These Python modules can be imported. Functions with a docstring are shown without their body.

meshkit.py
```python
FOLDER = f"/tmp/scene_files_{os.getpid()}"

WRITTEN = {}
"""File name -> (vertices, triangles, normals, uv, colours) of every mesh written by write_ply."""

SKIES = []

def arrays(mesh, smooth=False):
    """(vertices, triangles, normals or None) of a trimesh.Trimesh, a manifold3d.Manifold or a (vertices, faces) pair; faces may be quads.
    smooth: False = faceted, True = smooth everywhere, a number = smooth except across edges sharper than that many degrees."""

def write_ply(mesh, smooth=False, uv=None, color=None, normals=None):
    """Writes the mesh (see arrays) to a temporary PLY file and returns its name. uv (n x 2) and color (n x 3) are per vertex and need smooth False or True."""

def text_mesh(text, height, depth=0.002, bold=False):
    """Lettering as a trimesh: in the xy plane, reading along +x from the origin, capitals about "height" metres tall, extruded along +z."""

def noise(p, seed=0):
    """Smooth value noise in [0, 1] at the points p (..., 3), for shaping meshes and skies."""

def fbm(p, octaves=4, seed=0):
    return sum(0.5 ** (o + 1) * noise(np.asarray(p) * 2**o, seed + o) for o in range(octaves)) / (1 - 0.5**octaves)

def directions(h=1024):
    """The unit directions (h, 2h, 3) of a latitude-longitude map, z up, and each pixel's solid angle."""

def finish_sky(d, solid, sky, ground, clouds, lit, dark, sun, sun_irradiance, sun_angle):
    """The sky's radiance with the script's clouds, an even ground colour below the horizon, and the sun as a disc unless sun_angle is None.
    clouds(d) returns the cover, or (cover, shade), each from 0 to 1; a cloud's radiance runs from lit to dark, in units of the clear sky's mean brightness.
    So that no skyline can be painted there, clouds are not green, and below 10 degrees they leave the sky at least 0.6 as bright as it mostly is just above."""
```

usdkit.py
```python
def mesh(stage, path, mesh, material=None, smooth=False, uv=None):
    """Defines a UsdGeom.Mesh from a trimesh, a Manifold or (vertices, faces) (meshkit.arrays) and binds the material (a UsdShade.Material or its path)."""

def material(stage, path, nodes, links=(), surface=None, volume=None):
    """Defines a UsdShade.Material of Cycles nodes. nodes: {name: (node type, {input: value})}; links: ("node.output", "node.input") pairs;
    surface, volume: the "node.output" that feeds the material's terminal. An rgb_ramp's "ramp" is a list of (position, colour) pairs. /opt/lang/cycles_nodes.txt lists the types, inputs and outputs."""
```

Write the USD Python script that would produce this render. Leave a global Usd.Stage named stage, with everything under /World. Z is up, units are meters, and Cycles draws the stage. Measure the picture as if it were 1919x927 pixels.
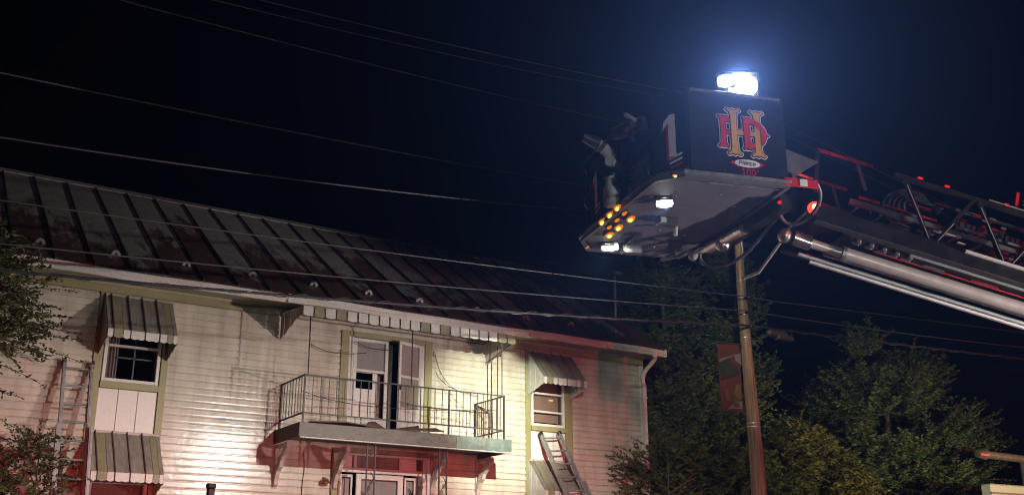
import math, random, numpy as np, trimesh, usdkit, meshkit
from pxr import Usd, UsdGeom, UsdLux, UsdShade, Gf, Sdf
from shapely.geometry import Polygon, box as sbox, Point, LineString
from shapely.ops import unary_union
from shapely import affinity

stage = Usd.Stage.CreateInMemory()
UsdGeom.SetStageUpAxis(stage, UsdGeom.Tokens.z)
UsdGeom.SetStageMetersPerUnit(stage, 1.0)
UsdGeom.Xform.Define(stage, '/World'); UsdGeom.Scope.Define(stage, '/World/Looks')
rnd = random.Random(7); rng = np.random.default_rng(11)

# ------------------------------------------------------------------ camera
PITCH, AZ = math.radians(18.0), math.radians(58.0)
fh = np.array([math.cos(AZ), math.sin(AZ), 0]); right = np.array([math.sin(AZ), -math.cos(AZ), 0]); zup = np.array([0, 0, 1.])
fwd = fh * math.cos(PITCH) + zup * math.sin(PITCH); cup = -fh * math.sin(PITCH) + zup * math.cos(PITCH)
cam = UsdGeom.Camera.Define(stage, '/World/camera')
m = Gf.Matrix4d(1.0)
for i, r in enumerate((right, cup, -fwd, np.array([0, -18., 1.6]))):
    m.SetRow(i, Gf.Vec4d(*map(float, r), 1.0 if i == 3 else 0.0))
cam.AddTransformOp().Set(m)
cam.CreateHorizontalApertureAttr(20.955); cam.CreateVerticalApertureAttr(20.955 * 494 / 1024)
cam.CreateFocalLengthAttr(20.955 * 1987 / 1919); cam.CreateClippingRangeAttr(Gf.Vec2f(0.1, 500))
cam.CreateExposureAttr(0.0)

# ------------------------------------------------------------------ night sky and faint moon
SUN_EL, SUN_ROT = math.radians(1.0), math.radians(300)
sky = usdkit.material(stage, '/World/Looks/night_sky', {
    's': ('sky_texture', {'sky_type': 'single_scattering', 'sun_disc': False, 'sun_elevation': SUN_EL, 'sun_rotation': SUN_ROT}),
    't': ('mix_color', {'blend_type': 'multiply', 'fac': 1.0, 'b': (0.35, 0.55, 1.0)}),
    'b': ('background_shader', {'strength': 0.0009})},
    [('s.color', 't.a'), ('t.result', 'b.color')], surface='b.background')
dome = UsdLux.DomeLight.Define(stage, '/World/sky')
UsdShade.MaterialBindingAPI.Apply(dome.GetPrim()).Bind(sky)
dome.GetPrim().SetCustomDataByKey('kind', 'structure')
moon = UsdLux.DistantLight.Define(stage, '/World/moon')
moon.CreateIntensityAttr(0.004); moon.CreateAngleAttr(0.5); moon.CreateNormalizeAttr(True); moon.CreateColorAttr(Gf.Vec3f(0.8, 0.88, 1.0))
moon.AddRotateXYZOp().Set(Gf.Vec3f(48, 0, -30))

# lamp strengths (watts per steradian scale), tuned against the photograph
KEY, WIDE, RED, REDW, HAZE = 1.0, 1.0, 1.0, 1.0, 0.0027


# ------------------------------------------------------------------ helpers
def norm(a):
    a = np.asarray(a, float); return a / np.linalg.norm(a)


used = {}


def prim_path(parent, name):
    k = (parent, name); n = used.get(k, 0); used[k] = n + 1
    return f'{parent}/{name}' + (f'_{n:03d}' if n else '')


def tag(p, label=None, cat=None, group=None, kind=None):
    p = p.GetPrim() if hasattr(p, 'GetPrim') else stage.GetPrimAtPath(p)
    for k, v in (('label', label), ('category', cat), ('group', group), ('kind', kind)):
        if v: p.SetCustomDataByKey(k, v)


def thing(name, label, cat, loc=(0, 0, 0), rotz=0, roty=0, group=None):
    path = prim_path('/World', name)
    x = UsdGeom.Xform.Define(stage, path)
    x.AddTranslateOp().Set(Gf.Vec3d(*map(float, loc)))
    if rotz: x.AddRotateZOp().Set(float(rotz))
    if roty: x.AddRotateYOp().Set(float(roty))
    tag(x, label, cat, group)
    return path


class MB:
    """collects pieces of one mesh"""
    def __init__(self): self.v, self.f, self.n = [], [], 0

    def add(self, v, f):
        v = np.asarray(v, float); f = np.asarray(f, int)
        self.v.append(v); self.f.append(f + self.n); self.n += len(v); return self

    def mesh(self, m): return self.add(m.vertices, m.faces)

    def box(self, lo, hi):
        lo, hi = np.minimum(lo, hi), np.maximum(lo, hi)
        m = trimesh.creation.box(bounds=[lo, hi]); return self.mesh(m)

    def cbox(self, lo, hi, c=0.006):
        """box with chamfered edges"""
        lo, hi = np.minimum(lo, hi).astype(float), np.maximum(lo, hi).astype(float)
        c = min(c, (hi - lo).min() * 0.45)
        pts = []
        for sx in (0, 1):
            for sy in (0, 1):
                for sz in (0, 1):
                    p = np.array([(lo, hi)[sx][0], (lo, hi)[sy][1], (lo, hi)[sz][2]])
                    d = np.array([1 - 2 * sx, 1 - 2 * sy, 1 - 2 * sz]) * c
                    for k in range(3):
                        q = p + d; q[k] = p[k]; pts.append(q)
        return self.mesh(trimesh.convex.convex_hull(np.array(pts)))

    def bar(self, a, b, w, h, up=(0, 0, 1)):
        """rectangular bar from a to b, w across, h along up"""
        a, b = np.asarray(a, float), np.asarray(b, float); d = norm(b - a)
        s = np.cross(d, up)
        if np.linalg.norm(s) < 1e-6: s = np.cross(d, (0, 1, 0))
        s = norm(s); t = np.cross(s, d)
        v = [p + s * x * w / 2 + t * y * h / 2 for p in (a, b) for x, y in ((-1, -1), (1, -1), (1, 1), (-1, 1))]
        f = [(0, 1, 2), (0, 2, 3), (4, 6, 5), (4, 7, 6)] + [q for i in range(4) for q in ((i, i + 4, (i + 1) % 4), ((i + 1) % 4, i + 4, (i + 1) % 4 + 4))]
        return self.add(v, [(c, b_, a_) for a_, b_, c in f])

    def tube(self, pts, r, n=8, caps=True):
        pts = np.asarray(pts, float); k = len(pts); rr = np.broadcast_to(np.asarray(r, float), (k,))
        d = np.gradient(pts, axis=0); d /= np.linalg.norm(d, axis=1, keepdims=True)
        u = np.cross(d[0], (0, 0, 1.)); u = np.cross(d[0], (1., 0, 0)) if np.linalg.norm(u) < 1e-3 else u; u = norm(u)
        v = []
        for i in range(k):
            u = norm(u - d[i] * (u @ d[i])); w = np.cross(d[i], u)
            a = np.arange(n) / n * 2 * math.pi
            v.append(pts[i] + rr[i] * (np.cos(a)[:, None] * u + np.sin(a)[:, None] * w))
        f = []
        for i in range(k - 1):
            for j in range(n):
                a, b = i * n + j, i * n + (j + 1) % n
                f += [(a, b, b + n), (a, b + n, a + n)]
        v = np.vstack(v)
        if caps:
            c0, c1 = len(v), len(v) + 1; v = np.vstack([v, pts[0], pts[-1]])
            for j in range(n):
                f += [(c0, (j + 1) % n, j), (c1, (k - 1) * n + j, (k - 1) * n + (j + 1) % n)]
        return self.add(v, f)

    def prism(self, poly, depth, T=None):
        """extrude shapely polygon along local +z, T 4x4"""
        for g in getattr(poly, 'geoms', [poly]):
            if g.is_empty or g.area < 1e-7: continue
            m = trimesh.creation.extrude_polygon(g, depth, engine='earcut')
            if T is not None: m.apply_transform(T)
            self.mesh(m)
        return self

    def lathe(self, prof, T=None, n=16):
        m = trimesh.creation.revolve(np.asarray(prof, float), sections=n)
        if T is not None: m.apply_transform(T)
        return self.mesh(m)

    def arrays(self, M=None):
        v = np.vstack(self.v); f = np.vstack(self.f)
        if M is not None: v = v @ M[:3, :3].T + M[:3, 3]
        return v, f

    def build(self, name, mat, parent='/World', M=None, smooth=False, label=None):
        path = prim_path(parent, name)
        usdkit.mesh(stage, path, self.arrays(M), M_[mat], smooth=smooth)
        if label: tag(path, label)
        return path


def frame(o, x, y, z):
    T = np.eye(4); T[:3, 0], T[:3, 1], T[:3, 2], T[:3, 3] = x, y, z, o; return T


def TZ(o, deg, pitch=0):
    a, p = math.radians(deg), math.radians(pitch)
    ex = np.array([math.cos(a) * math.cos(p), math.sin(a) * math.cos(p), math.sin(p)])
    ey = np.array([-math.sin(a), math.cos(a), 0]); return frame(o, ex, ey, np.cross(ex, ey))


XZ = lambda y: frame((0, y, 0), (1, 0, 0), (0, 0, 1), (0, -1, 0))      # polygon (x, z) drawn on a plane facing -y


def pchip(pts, n):
    pts = np.asarray(pts, float); t = np.linspace(0, len(pts) - 1, n)
    from scipy.interpolate import CubicSpline
    return CubicSpline(np.arange(len(pts)), pts)(t)


# ------------------------------------------------------------------ materials
M_ = {}


def mat(name, nodes, links=(), surface='p.BSDF', volume=None):
    M_[name] = usdkit.material(stage, '/World/Looks/' + name, nodes, links, surface=surface, volume=volume)


def paint(name, col, rough=0.5, metal=0.0, var=0.25, scale=3.0, dirt=(0.05, 0.045, 0.035), dirt_amt=0.35, bump=0.15, stretch=(1, 1, 1), spec=0.5, coat=0.0, bscale=40.0):
    """painted / metal surface with tonal variation, grime and fine relief"""
    c = np.array(col)
    mat(name, {
        'g': ('geometry', {}), 'mp': ('mapping', {'scale': stretch}),
        'n1': ('noise_texture', {'scale': scale, 'detail': 6, 'roughness': 0.6}),
        'n2': ('noise_texture', {'scale': bscale, 'detail': 4, 'roughness': 0.6}),
        'r1': ('rgb_ramp', {'ramp': [(0.3, tuple(c * (1 - var))), (0.7, tuple(np.minimum(c * (1 + var), 0.95)))]}),
        'r2': ('rgb_ramp', {'ramp': [(0.5, (0, 0, 0)), (0.78, (dirt_amt,) * 3)]}),
        'mx': ('mix_color', {'b': dirt}),
        'rr': ('map_range', {'from_min': 0.3, 'from_max': 0.7, 'to_min': rough * 0.8, 'to_max': min(1, rough * 1.25)}),
        'b': ('bump', {'strength': bump, 'distance': 0.01}),
        'p': ('principled_bsdf', {'metallic': metal, 'specular_ior_level': spec, 'coat_weight': coat})},
        [('g.position', 'mp.vector'), ('mp.vector', 'n1.vector'), ('mp.vector', 'n2.vector'), ('n1.fac', 'r1.fac'), ('n2.fac', 'r2.fac'),
         ('r1.color', 'mx.a'), ('r2.color', 'mx.fac'), ('mx.result', 'p.base_color'), ('n1.fac', 'rr.value'), ('rr.result', 'p.roughness'),
         ('n2.fac', 'b.height'), ('b.normal', 'p.normal')])


# clapboards: chalky off-white gloss paint, streaked with grime that ran down the wall
mat('siding', {
    'g': ('geometry', {}), 'm1': ('mapping', {'scale': (5.0, 1, 0.35)}), 'm2': ('mapping', {'scale': (1.6, 1, 1.2)}),
    'n1': ('noise_texture', {'scale': 1.0, 'detail': 7, 'roughness': 0.65}), 'n2': ('noise_texture', {'scale': 2.2, 'detail': 5}),
    'n3': ('noise_texture', {'scale': 60, 'detail': 3}), 'n4': ('noise_texture', {'scale': 14, 'detail': 3}),
    'r1': ('rgb_ramp', {'ramp': [(0.28, (0.40, 0.365, 0.30)), (0.47, (0.55, 0.515, 0.43)), (0.7, (0.62, 0.585, 0.495))]}),
    'r2': ('rgb_ramp', {'ramp': [(0.35, (0.78, 0.75, 0.70)), (0.62, (1, 1, 1))]}),
    'mx': ('mix_color', {'blend_type': 'multiply', 'fac': 0.75}),
    'ad': ('math', {'math_type': 'multiply_add', 'value2': 0.35}),
    'b': ('bump', {'strength': 0.3, 'distance': 0.006}),
    'p': ('principled_bsdf', {'roughness': 0.19, 'specular_ior_level': 0.38})},
    [('g.position', 'm1.vector'), ('g.position', 'm2.vector'), ('m1.vector', 'n1.vector'), ('m2.vector', 'n2.vector'), ('g.position', 'n3.vector'), ('g.position', 'n4.vector'),
     ('n1.fac', 'r1.fac'), ('n2.fac', 'r2.fac'), ('r1.color', 'mx.a'), ('r2.color', 'mx.b'), ('mx.result', 'p.base_color'),
     ('n3.fac', 'ad.value1'), ('n4.fac', 'ad.value3'), ('ad.value', 'b.height'), ('b.normal', 'p.normal')])
# standing seam roof: weathered galvanising above, rust creeping up from the eave in drips
mat('roof_metal', {
    'g': ('geometry', {}), 'o': ('object_info', {}), 's': ('separate_xyz', {}), 'm1': ('mapping', {'scale': (3.2, 1.2, 1.2)}),
    'n1': ('noise_texture', {'scale': 1.3, 'detail': 8, 'roughness': 0.68}), 'n2': ('noise_texture', {'scale': 9, 'detail': 6, 'roughness': 0.7}),
    'zr': ('map_range', {'from_min': 6.6, 'from_max': 9.6, 'to_min': 0.58, 'to_max': -.06}),
    'a1': ('math', {'math_type': 'multiply_add', 'value2': 0.9}), 'a2': ('math', {'math_type': 'multiply_add', 'value2': 0.34}),
    'rm': ('rgb_ramp', {'ramp': [(0.86, (0, 0, 0)), (0.98, (1, 1, 1))]}),
    'gr': ('rgb_ramp', {'ramp': [(0.3, (0.19, 0.19, 0.18)), (0.7, (0.40, 0.395, 0.37))]}),
    'ru': ('rgb_ramp', {'ramp': [(0.3, (0.045, 0.026, 0.02)), (0.7, (0.13, 0.072, 0.054))]}),
    'mx': ('mix_color', {}), 'b': ('bump', {'strength': 0.25, 'distance': 0.01}),
    'p': ('principled_bsdf', {'roughness': 0.6, 'metallic': 0.1})},
    [('g.position', 'm1.vector'), ('m1.vector', 'n1.vector'), ('g.position', 'n2.vector'), ('g.position', 's.vector'), ('s.z', 'zr.value'),
     ('n1.fac', 'a1.value1'), ('zr.result', 'a1.value3'), ('o.random', 'a2.value1'), ('a1.value', 'a2.value3'), ('a2.value', 'rm.fac'),
     ('n2.fac', 'gr.fac'), ('n2.fac', 'ru.fac'), ('rm.color', 'mx.fac'), ('gr.color', 'mx.a'), ('ru.color', 'mx.b'), ('mx.result', 'p.base_color'),
     ('n2.fac', 'b.height'), ('b.normal', 'p.normal')])
paint('roof_seam', (0.06, 0.045, 0.04), 0.7, var=0.4)
paint('white_trim', (0.62, 0.61, 0.56), 0.4, var=0.12, scale=2.5, dirt_amt=0.5, stretch=(1, 1, 0.5))
paint('gutter_white', (0.66, 0.63, 0.58), 0.4, var=0.1, scale=1.5, dirt_amt=0.45)
paint('olive_trim', (0.27, 0.255, 0.12), 0.5, var=0.15, scale=3, dirt_amt=0.4, stretch=(1, 1, 0.5))
paint('soffit', (0.33, 0.31, 0.21), 0.6, var=0.15)
paint('wall_sheathing', (0.12, 0.10, 0.08), 0.9)
paint('panel_white', (0.66, 0.63, 0.58), 0.45, var=0.06, dirt_amt=0.2)
paint('awning_grey', (0.215, 0.20, 0.165), 0.5, var=0.3, scale=6, stretch=(3, 1, 0.4), dirt_amt=0.4)
paint('awning_yellow', (0.225, 0.212, 0.125), 0.5, var=0.2, scale=6, dirt_amt=0.35)
paint('awning_white', (0.58, 0.57, 0.52), 0.45, var=0.12, scale=6, dirt_amt=0.4)
paint('awning_side', (0.42, 0.36, 0.32), 0.5, var=0.15, scale=6, dirt_amt=0.4)
paint('black_metal', (0.015, 0.015, 0.016), 0.4, var=0.2, spec=0.5)
paint('iron', (0.045, 0.035, 0.03), 0.55, var=0.4, scale=30)
paint('deck_fascia', (0.115, 0.11, 0.09), 0.6, var=0.4, scale=4, dirt=(0.05, 0.03, 0.02), dirt_amt=0.8, bscale=12, stretch=(1, 1, 2))
paint('fascia_teal', (0.10, 0.135, 0.12), 0.6, var=0.35, scale=5, dirt=(0.24, 0.22, 0.15), dirt_amt=0.8, bscale=14)
paint('shade_light', (0.45, 0.40, 0.33), 0.8, var=0.06)
paint('sheer_red_tint', (0.46, 0.35, 0.33), 0.8, var=0.06)  # pink put into the colour for red light on the curtain
paint('deck_under', (0.20, 0.185, 0.15), 0.7, var=0.25)
paint('bracket_paint', (0.50, 0.43, 0.38), 0.5, var=0.15, scale=8, dirt_amt=0.5)
paint('debris', (0.085, 0.05, 0.035), 0.8, var=0.5, scale=12)
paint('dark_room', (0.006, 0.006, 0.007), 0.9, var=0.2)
paint('shade_grey', (0.42, 0.40, 0.38), 0.8, var=0.08, stretch=(6, 1, 0.5))
paint('shade_tan', (0.30, 0.19, 0.15), 0.8, var=0.08, stretch=(6, 1, 0.5))
paint('shade_brown', (0.26, 0.23, 0.19), 0.8, var=0.08, stretch=(6, 1, 0.5))
paint('curtain_green', (0.27, 0.27, 0.17), 0.8, var=0.15, stretch=(14, 1, 0.4))
paint('aluminium', (0.52, 0.52, 0.51), 0.38, metal=0.85, var=0.12, scale=9, dirt_amt=0.25)
paint('ladder_rail', (0.36, 0.36, 0.35), 0.45, metal=0.55, var=0.15, scale=9, dirt_amt=0.35)
paint('chrome', (0.78, 0.78, 0.76), 0.22, metal=0.9, var=0.05, dirt_amt=0.08, bump=0.03)
paint('pipe_silver', (0.62, 0.61, 0.58), 0.35, metal=0.35, var=0.06, dirt_amt=0.1, bump=0.03)
paint('platform_floor', (0.105, 0.10, 0.115), 0.65, spec=0.25, var=0.1, scale=2, dirt_amt=0.25, bump=0.05)
paint('platform_black', (0.009, 0.010, 0.016), 0.5, var=0.2, coat=0.0, spec=0.25, bump=0.03)
paint('boom_black', (0.012, 0.012, 0.013), 0.38, var=0.3, scale=5, bump=0.05)
paint('boom_grey', (0.10, 0.10, 0.105), 0.42, var=0.2, scale=5, bump=0.05)
paint('hose', (0.09, 0.09, 0.10), 0.45, var=0.2)
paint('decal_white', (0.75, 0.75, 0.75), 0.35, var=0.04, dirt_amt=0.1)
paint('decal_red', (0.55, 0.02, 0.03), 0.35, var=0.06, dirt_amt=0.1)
paint('decal_gold', (0.62, 0.33, 0.07), 0.35, var=0.08, dirt_amt=0.1)
paint('decal_black', (0.01, 0.01, 0.012), 0.4, var=0.1)
paint('red_paint_and_glint', (0.30, 0.015, 0.015), 0.3, var=0.5, scale=14, dirt_amt=0.7, dirt=(0.01, 0.01, 0.01))  # mottled red carries red light on the boom; also the red tip rail
paint('lamp_body', (0.06, 0.06, 0.065), 0.4, var=0.2)
paint('lamp_frame_white', (0.6, 0.6, 0.62), 0.35, var=0.08)
paint('fire_red', (0.32, 0.012, 0.012), 0.25, var=0.06, coat=0.6, bump=0.02)
paint('vehicle_white', (0.66, 0.66, 0.66), 0.3, var=0.04, dirt_amt=0.15, coat=0.3, bump=0.02)
paint('tyre', (0.02, 0.02, 0.02), 0.8)
paint('wire', (0.07, 0.07, 0.075), 0.45, var=0.2)
paint('cable_black', (0.025, 0.025, 0.027), 0.5, var=0.2)
paint('splice_case', (0.06, 0.04, 0.037), 0.6, var=0.15)
paint('banner_orange', (0.075, 0.03, 0.018), 0.7, var=0.1)
paint('banner_green', (0.014, 0.032, 0.022), 0.7, var=0.1)
paint('banner_white', (0.12, 0.12, 0.13), 0.7, var=0.08)
paint('banner_yellow', (0.10, 0.075, 0.02), 0.7, var=0.15)
paint('banner_leaf', (0.045, 0.06, 0.02), 0.7, var=0.25)
paint('copper', (0.45, 0.16, 0.07), 0.3, metal=0.8, var=0.15)
paint('brick', (0.11, 0.08, 0.07), 0.85, var=0.25, scale=10)
paint('asphalt', (0.05, 0.05, 0.05), 0.85, var=0.25, scale=6)
paint('pavement', (0.26, 0.25, 0.23), 0.85, var=0.15, scale=4)
paint('grass', (0.05, 0.075, 0.02), 0.9, var=0.4, scale=9)
paint('stone_base', (0.22, 0.20, 0.18), 0.85, var=0.25, scale=6)
paint('bark', (0.10, 0.08, 0.06), 0.9, var=0.4, scale=8, stretch=(4, 4, 0.7), bump=0.6)
mat('pole_wood', {
    'g': ('geometry', {}), 'm1': ('mapping', {'scale': (26, 26, 0.9)}),
    'n1': ('noise_texture', {'scale': 1.0, 'detail': 8, 'roughness': 0.65}),
    'r': ('rgb_ramp', {'ramp': [(0.3, (0.05, 0.034, 0.022)), (0.5, (0.20, 0.14, 0.09)), (0.72, (0.34, 0.25, 0.165))]}),
    'b': ('bump', {'strength': 0.7, 'distance': 0.02}), 'p': ('principled_bsdf', {'roughness': 0.85})},
    [('g.position', 'm1.vector'), ('m1.vector', 'n1.vector'), ('n1.fac', 'r.fac'), ('r.color', 'p.base_color'), ('n1.fac', 'b.height'), ('b.normal', 'p.normal')])


def leaf_mat(name, dark, light, yellow, ymix=0.15):
    mat(name, {'g': ('geometry', {}), 'n': ('noise_texture', {'scale': 1.1, 'detail': 3}),
               'w': ('math', {'math_type': 'multiply_add', 'value2': 0.55}),
               'r': ('rgb_ramp', {'ramp': [(0.25, dark), (0.65, light), (1.0, tuple(np.array(light) * (1 - ymix) + np.array(yellow) * ymix))]}),
               'd': ('principled_bsdf', {'roughness': 0.5, 'specular_ior_level': 0.35}), 't': ('translucent_bsdf', {}), 'x': ('mix_closure', {'fac': 0.25})},
        [('g.position', 'n.vector'), ('g.random_per_island', 'w.value1'), ('n.fac', 'w.value3'), ('w.value', 'r.fac'), ('r.color', 'd.base_color'), ('r.color', 't.color'),
         ('d.BSDF', 'x.closure1'), ('t.BSDF', 'x.closure2')], surface='x.closure')


leaf_mat('leaf_dark', (0.035, 0.06, 0.025), (0.11, 0.155, 0.055), (0.25, 0.26, 0.06))
leaf_mat('leaf_mid', (0.03, 0.05, 0.015), (0.13, 0.15, 0.04), (0.40, 0.33, 0.05), 0.4)
leaf_mat('leaf_gold', (0.05, 0.06, 0.015), (0.17, 0.165, 0.035), (0.5, 0.36, 0.05), 0.5)
leaf_mat('leaf_near', (0.03, 0.045, 0.015), (0.12, 0.135, 0.05), (0.42, 0.36, 0.08), 0.25)


def glass(name, tint=(0.9, 0.9, 0.9), gl=0.05):
    mat(name, {'f': ('fresnel', {'IOR': 1.5}), 'ge': ('geometry', {}), 'nb': ('math', {'math_type': 'subtract', 'value1': 1.0}), 'mu': ('math', {'math_type': 'multiply'}), 't': ('transparent_bsdf', {'color': tint}), 'g': ('glossy_bsdf', {'roughness': gl, 'color': (0.9, 0.9, 0.9)}), 'x': ('mix_closure', {})},
        [('ge.backfacing', 'nb.value2'), ('f.fac', 'mu.value1'), ('nb.value', 'mu.value2'), ('mu.value', 'x.fac'), ('t.BSDF', 'x.closure1'), ('g.BSDF', 'x.closure2')], surface='x.closure')


glass('window_glass'); glass('dusty_glass', (0.75, 0.73, 0.70), 0.12); glass('tinted_glass', (0.12, 0.13, 0.14))
mat('lamp_glass', {'p': ('principled_bsdf', {'base_color': (0.75, 0.9, 0.85), 'roughness': 0.08, 'metallic': 0.6})})


def emit(name, col, s):
    mat(name, {'e': ('emission', {'color': col, 'strength': s})}, surface='e.emission')


emit('lens_white', (0.93, 1.0, 0.97), 40.0); emit('lens_small', (0.97, 1.0, 0.80), 14.0)
emit('led_amber', (1.0, 0.50, 0.06), 5.0); emit('led_amber_dim', (1.0, 0.26, 0.01), 0.75)
emit('led_red', (1.0, 0.03, 0.015), 4.0); emit('led_red_dim', (1.0, 0.02, 0.012), 0.8); emit('led_red_core', (1.0, 0.35, 0.12), 8.0); emit('reflection_orange', (1.0, 0.45, 0.06), 2.5)


def spot(path, pos, target, power, col, half=None, soft=0.5, r=0.08):
    """small round light source, used for lamps and for added fill; power = radiant intensity scale"""
    l = UsdLux.SphereLight.Define(stage, prim_path(*path.rsplit('/', 1)))
    l.CreateRadiusAttr(r); l.CreateNormalizeAttr(True); l.CreateIntensityAttr(power); l.CreateColorAttr(Gf.Vec3f(*col))
    if half:
        s = UsdLux.ShapingAPI.Apply(l.GetPrim()); s.CreateShapingConeAngleAttr(half); s.CreateShapingConeSoftnessAttr(soft)
    d = norm(np.asarray(target, float) - np.asarray(pos, float)); z = -d
    x = np.cross((0, 0, 1.), z); x = norm(x) if np.linalg.norm(x) > 1e-5 else np.array([1., 0, 0]); y = np.cross(z, x)
    mm = Gf.Matrix4d(1.0)
    for i, rr in enumerate((x, y, z, pos)): mm.SetRow(i, Gf.Vec4d(*map(float, rr), 1.0 if i == 3 else 0.0))
    l.AddTransformOp().Set(mm)
    return l


# ------------------------------------------------------------------ ground
def sheet(name, lo, hi, z, material, kind='structure', depth=0.3):
    b = MB().box((lo[0], lo[1], z - depth), (hi[0], hi[1], z)); p = b.build(name, material); tag(p, kind=kind)


g = MB(); g.add([(-400, -400, -0.12), (400, -400, -0.12), (400, 400, -0.12), (-400, 400, -0.12)], [(0, 1, 2), (0, 2, 3)]); tag(g.build('ground', 'grass'), kind='structure')
sheet('road', (-80, -26), (80, -5.6), -0.05, 'asphalt', depth=0.04)
sheet('pavement', (-80, -5.6), (80, -1.9), 0.09, 'pavement', depth=0.18)

# ================================================================== HOUSE
house = thing('house', 'white two-storey clapboard house with rusted standing-seam metal roof and iron balcony', 'house')
X0, X1 = -2.6, 14.62
WIN_L = (3.40, 4.24); WIN_R = (11.72, 12.47)
holes = [(3.44, 4.20, 4.93, 6.20), (3.44, 4.20, 1.95, 3.30), (11.76, 12.43, 4.86, 6.20), (11.76, 12.43, 1.95, 3.36), (7.78, 9.16, 4.30, 6.13), (7.65, 9.14, 1.45, 3.96)]
wallpoly = sbox(X0, 1.15, X1, 6.62)
for a, b, c, d in holes: wallpoly = wallpoly.difference(sbox(a, c, b, d))
wall = MB().prism(wallpoly, 0.14, XZ(0.135)).build('wall', 'wall_sheathing', house)
mb = MB().box((X1 - 0.15, 0.14, 1.15), (X1, 8.3, 6.62)); mb.box((X0, 0.14, 1.15), (X0 + 0.15, 8.3, 6.62)); mb.box((X0, 8.3, 1.15), (X1, 8.45, 6.62))
for xx in (X0 + .02, X1 - .14):
    mb.prism(Polygon([(0.0, 6.62), (8.3, 6.62), (4.15, 9.4)]), 0.12, frame((xx, 0, 0), (0, 1, 0), (0, 0, 1), (1, 0, 0)))
mb.build('gable_wall', 'siding', house)
MB().box((X0 - 0.03, -0.03, -0.1), (X1 + 0.03, 8.4, 1.15)).build('foundation', 'stone_base', house)
# dark rooms behind the openings, with a floor between the storeys
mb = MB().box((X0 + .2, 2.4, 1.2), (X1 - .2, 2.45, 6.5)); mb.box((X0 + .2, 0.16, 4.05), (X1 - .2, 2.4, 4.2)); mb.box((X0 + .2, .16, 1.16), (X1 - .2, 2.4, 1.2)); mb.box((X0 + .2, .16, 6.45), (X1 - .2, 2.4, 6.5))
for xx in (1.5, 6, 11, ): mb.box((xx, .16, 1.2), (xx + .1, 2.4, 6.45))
mb.build('room_partition', 'dark_room', house)

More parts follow.
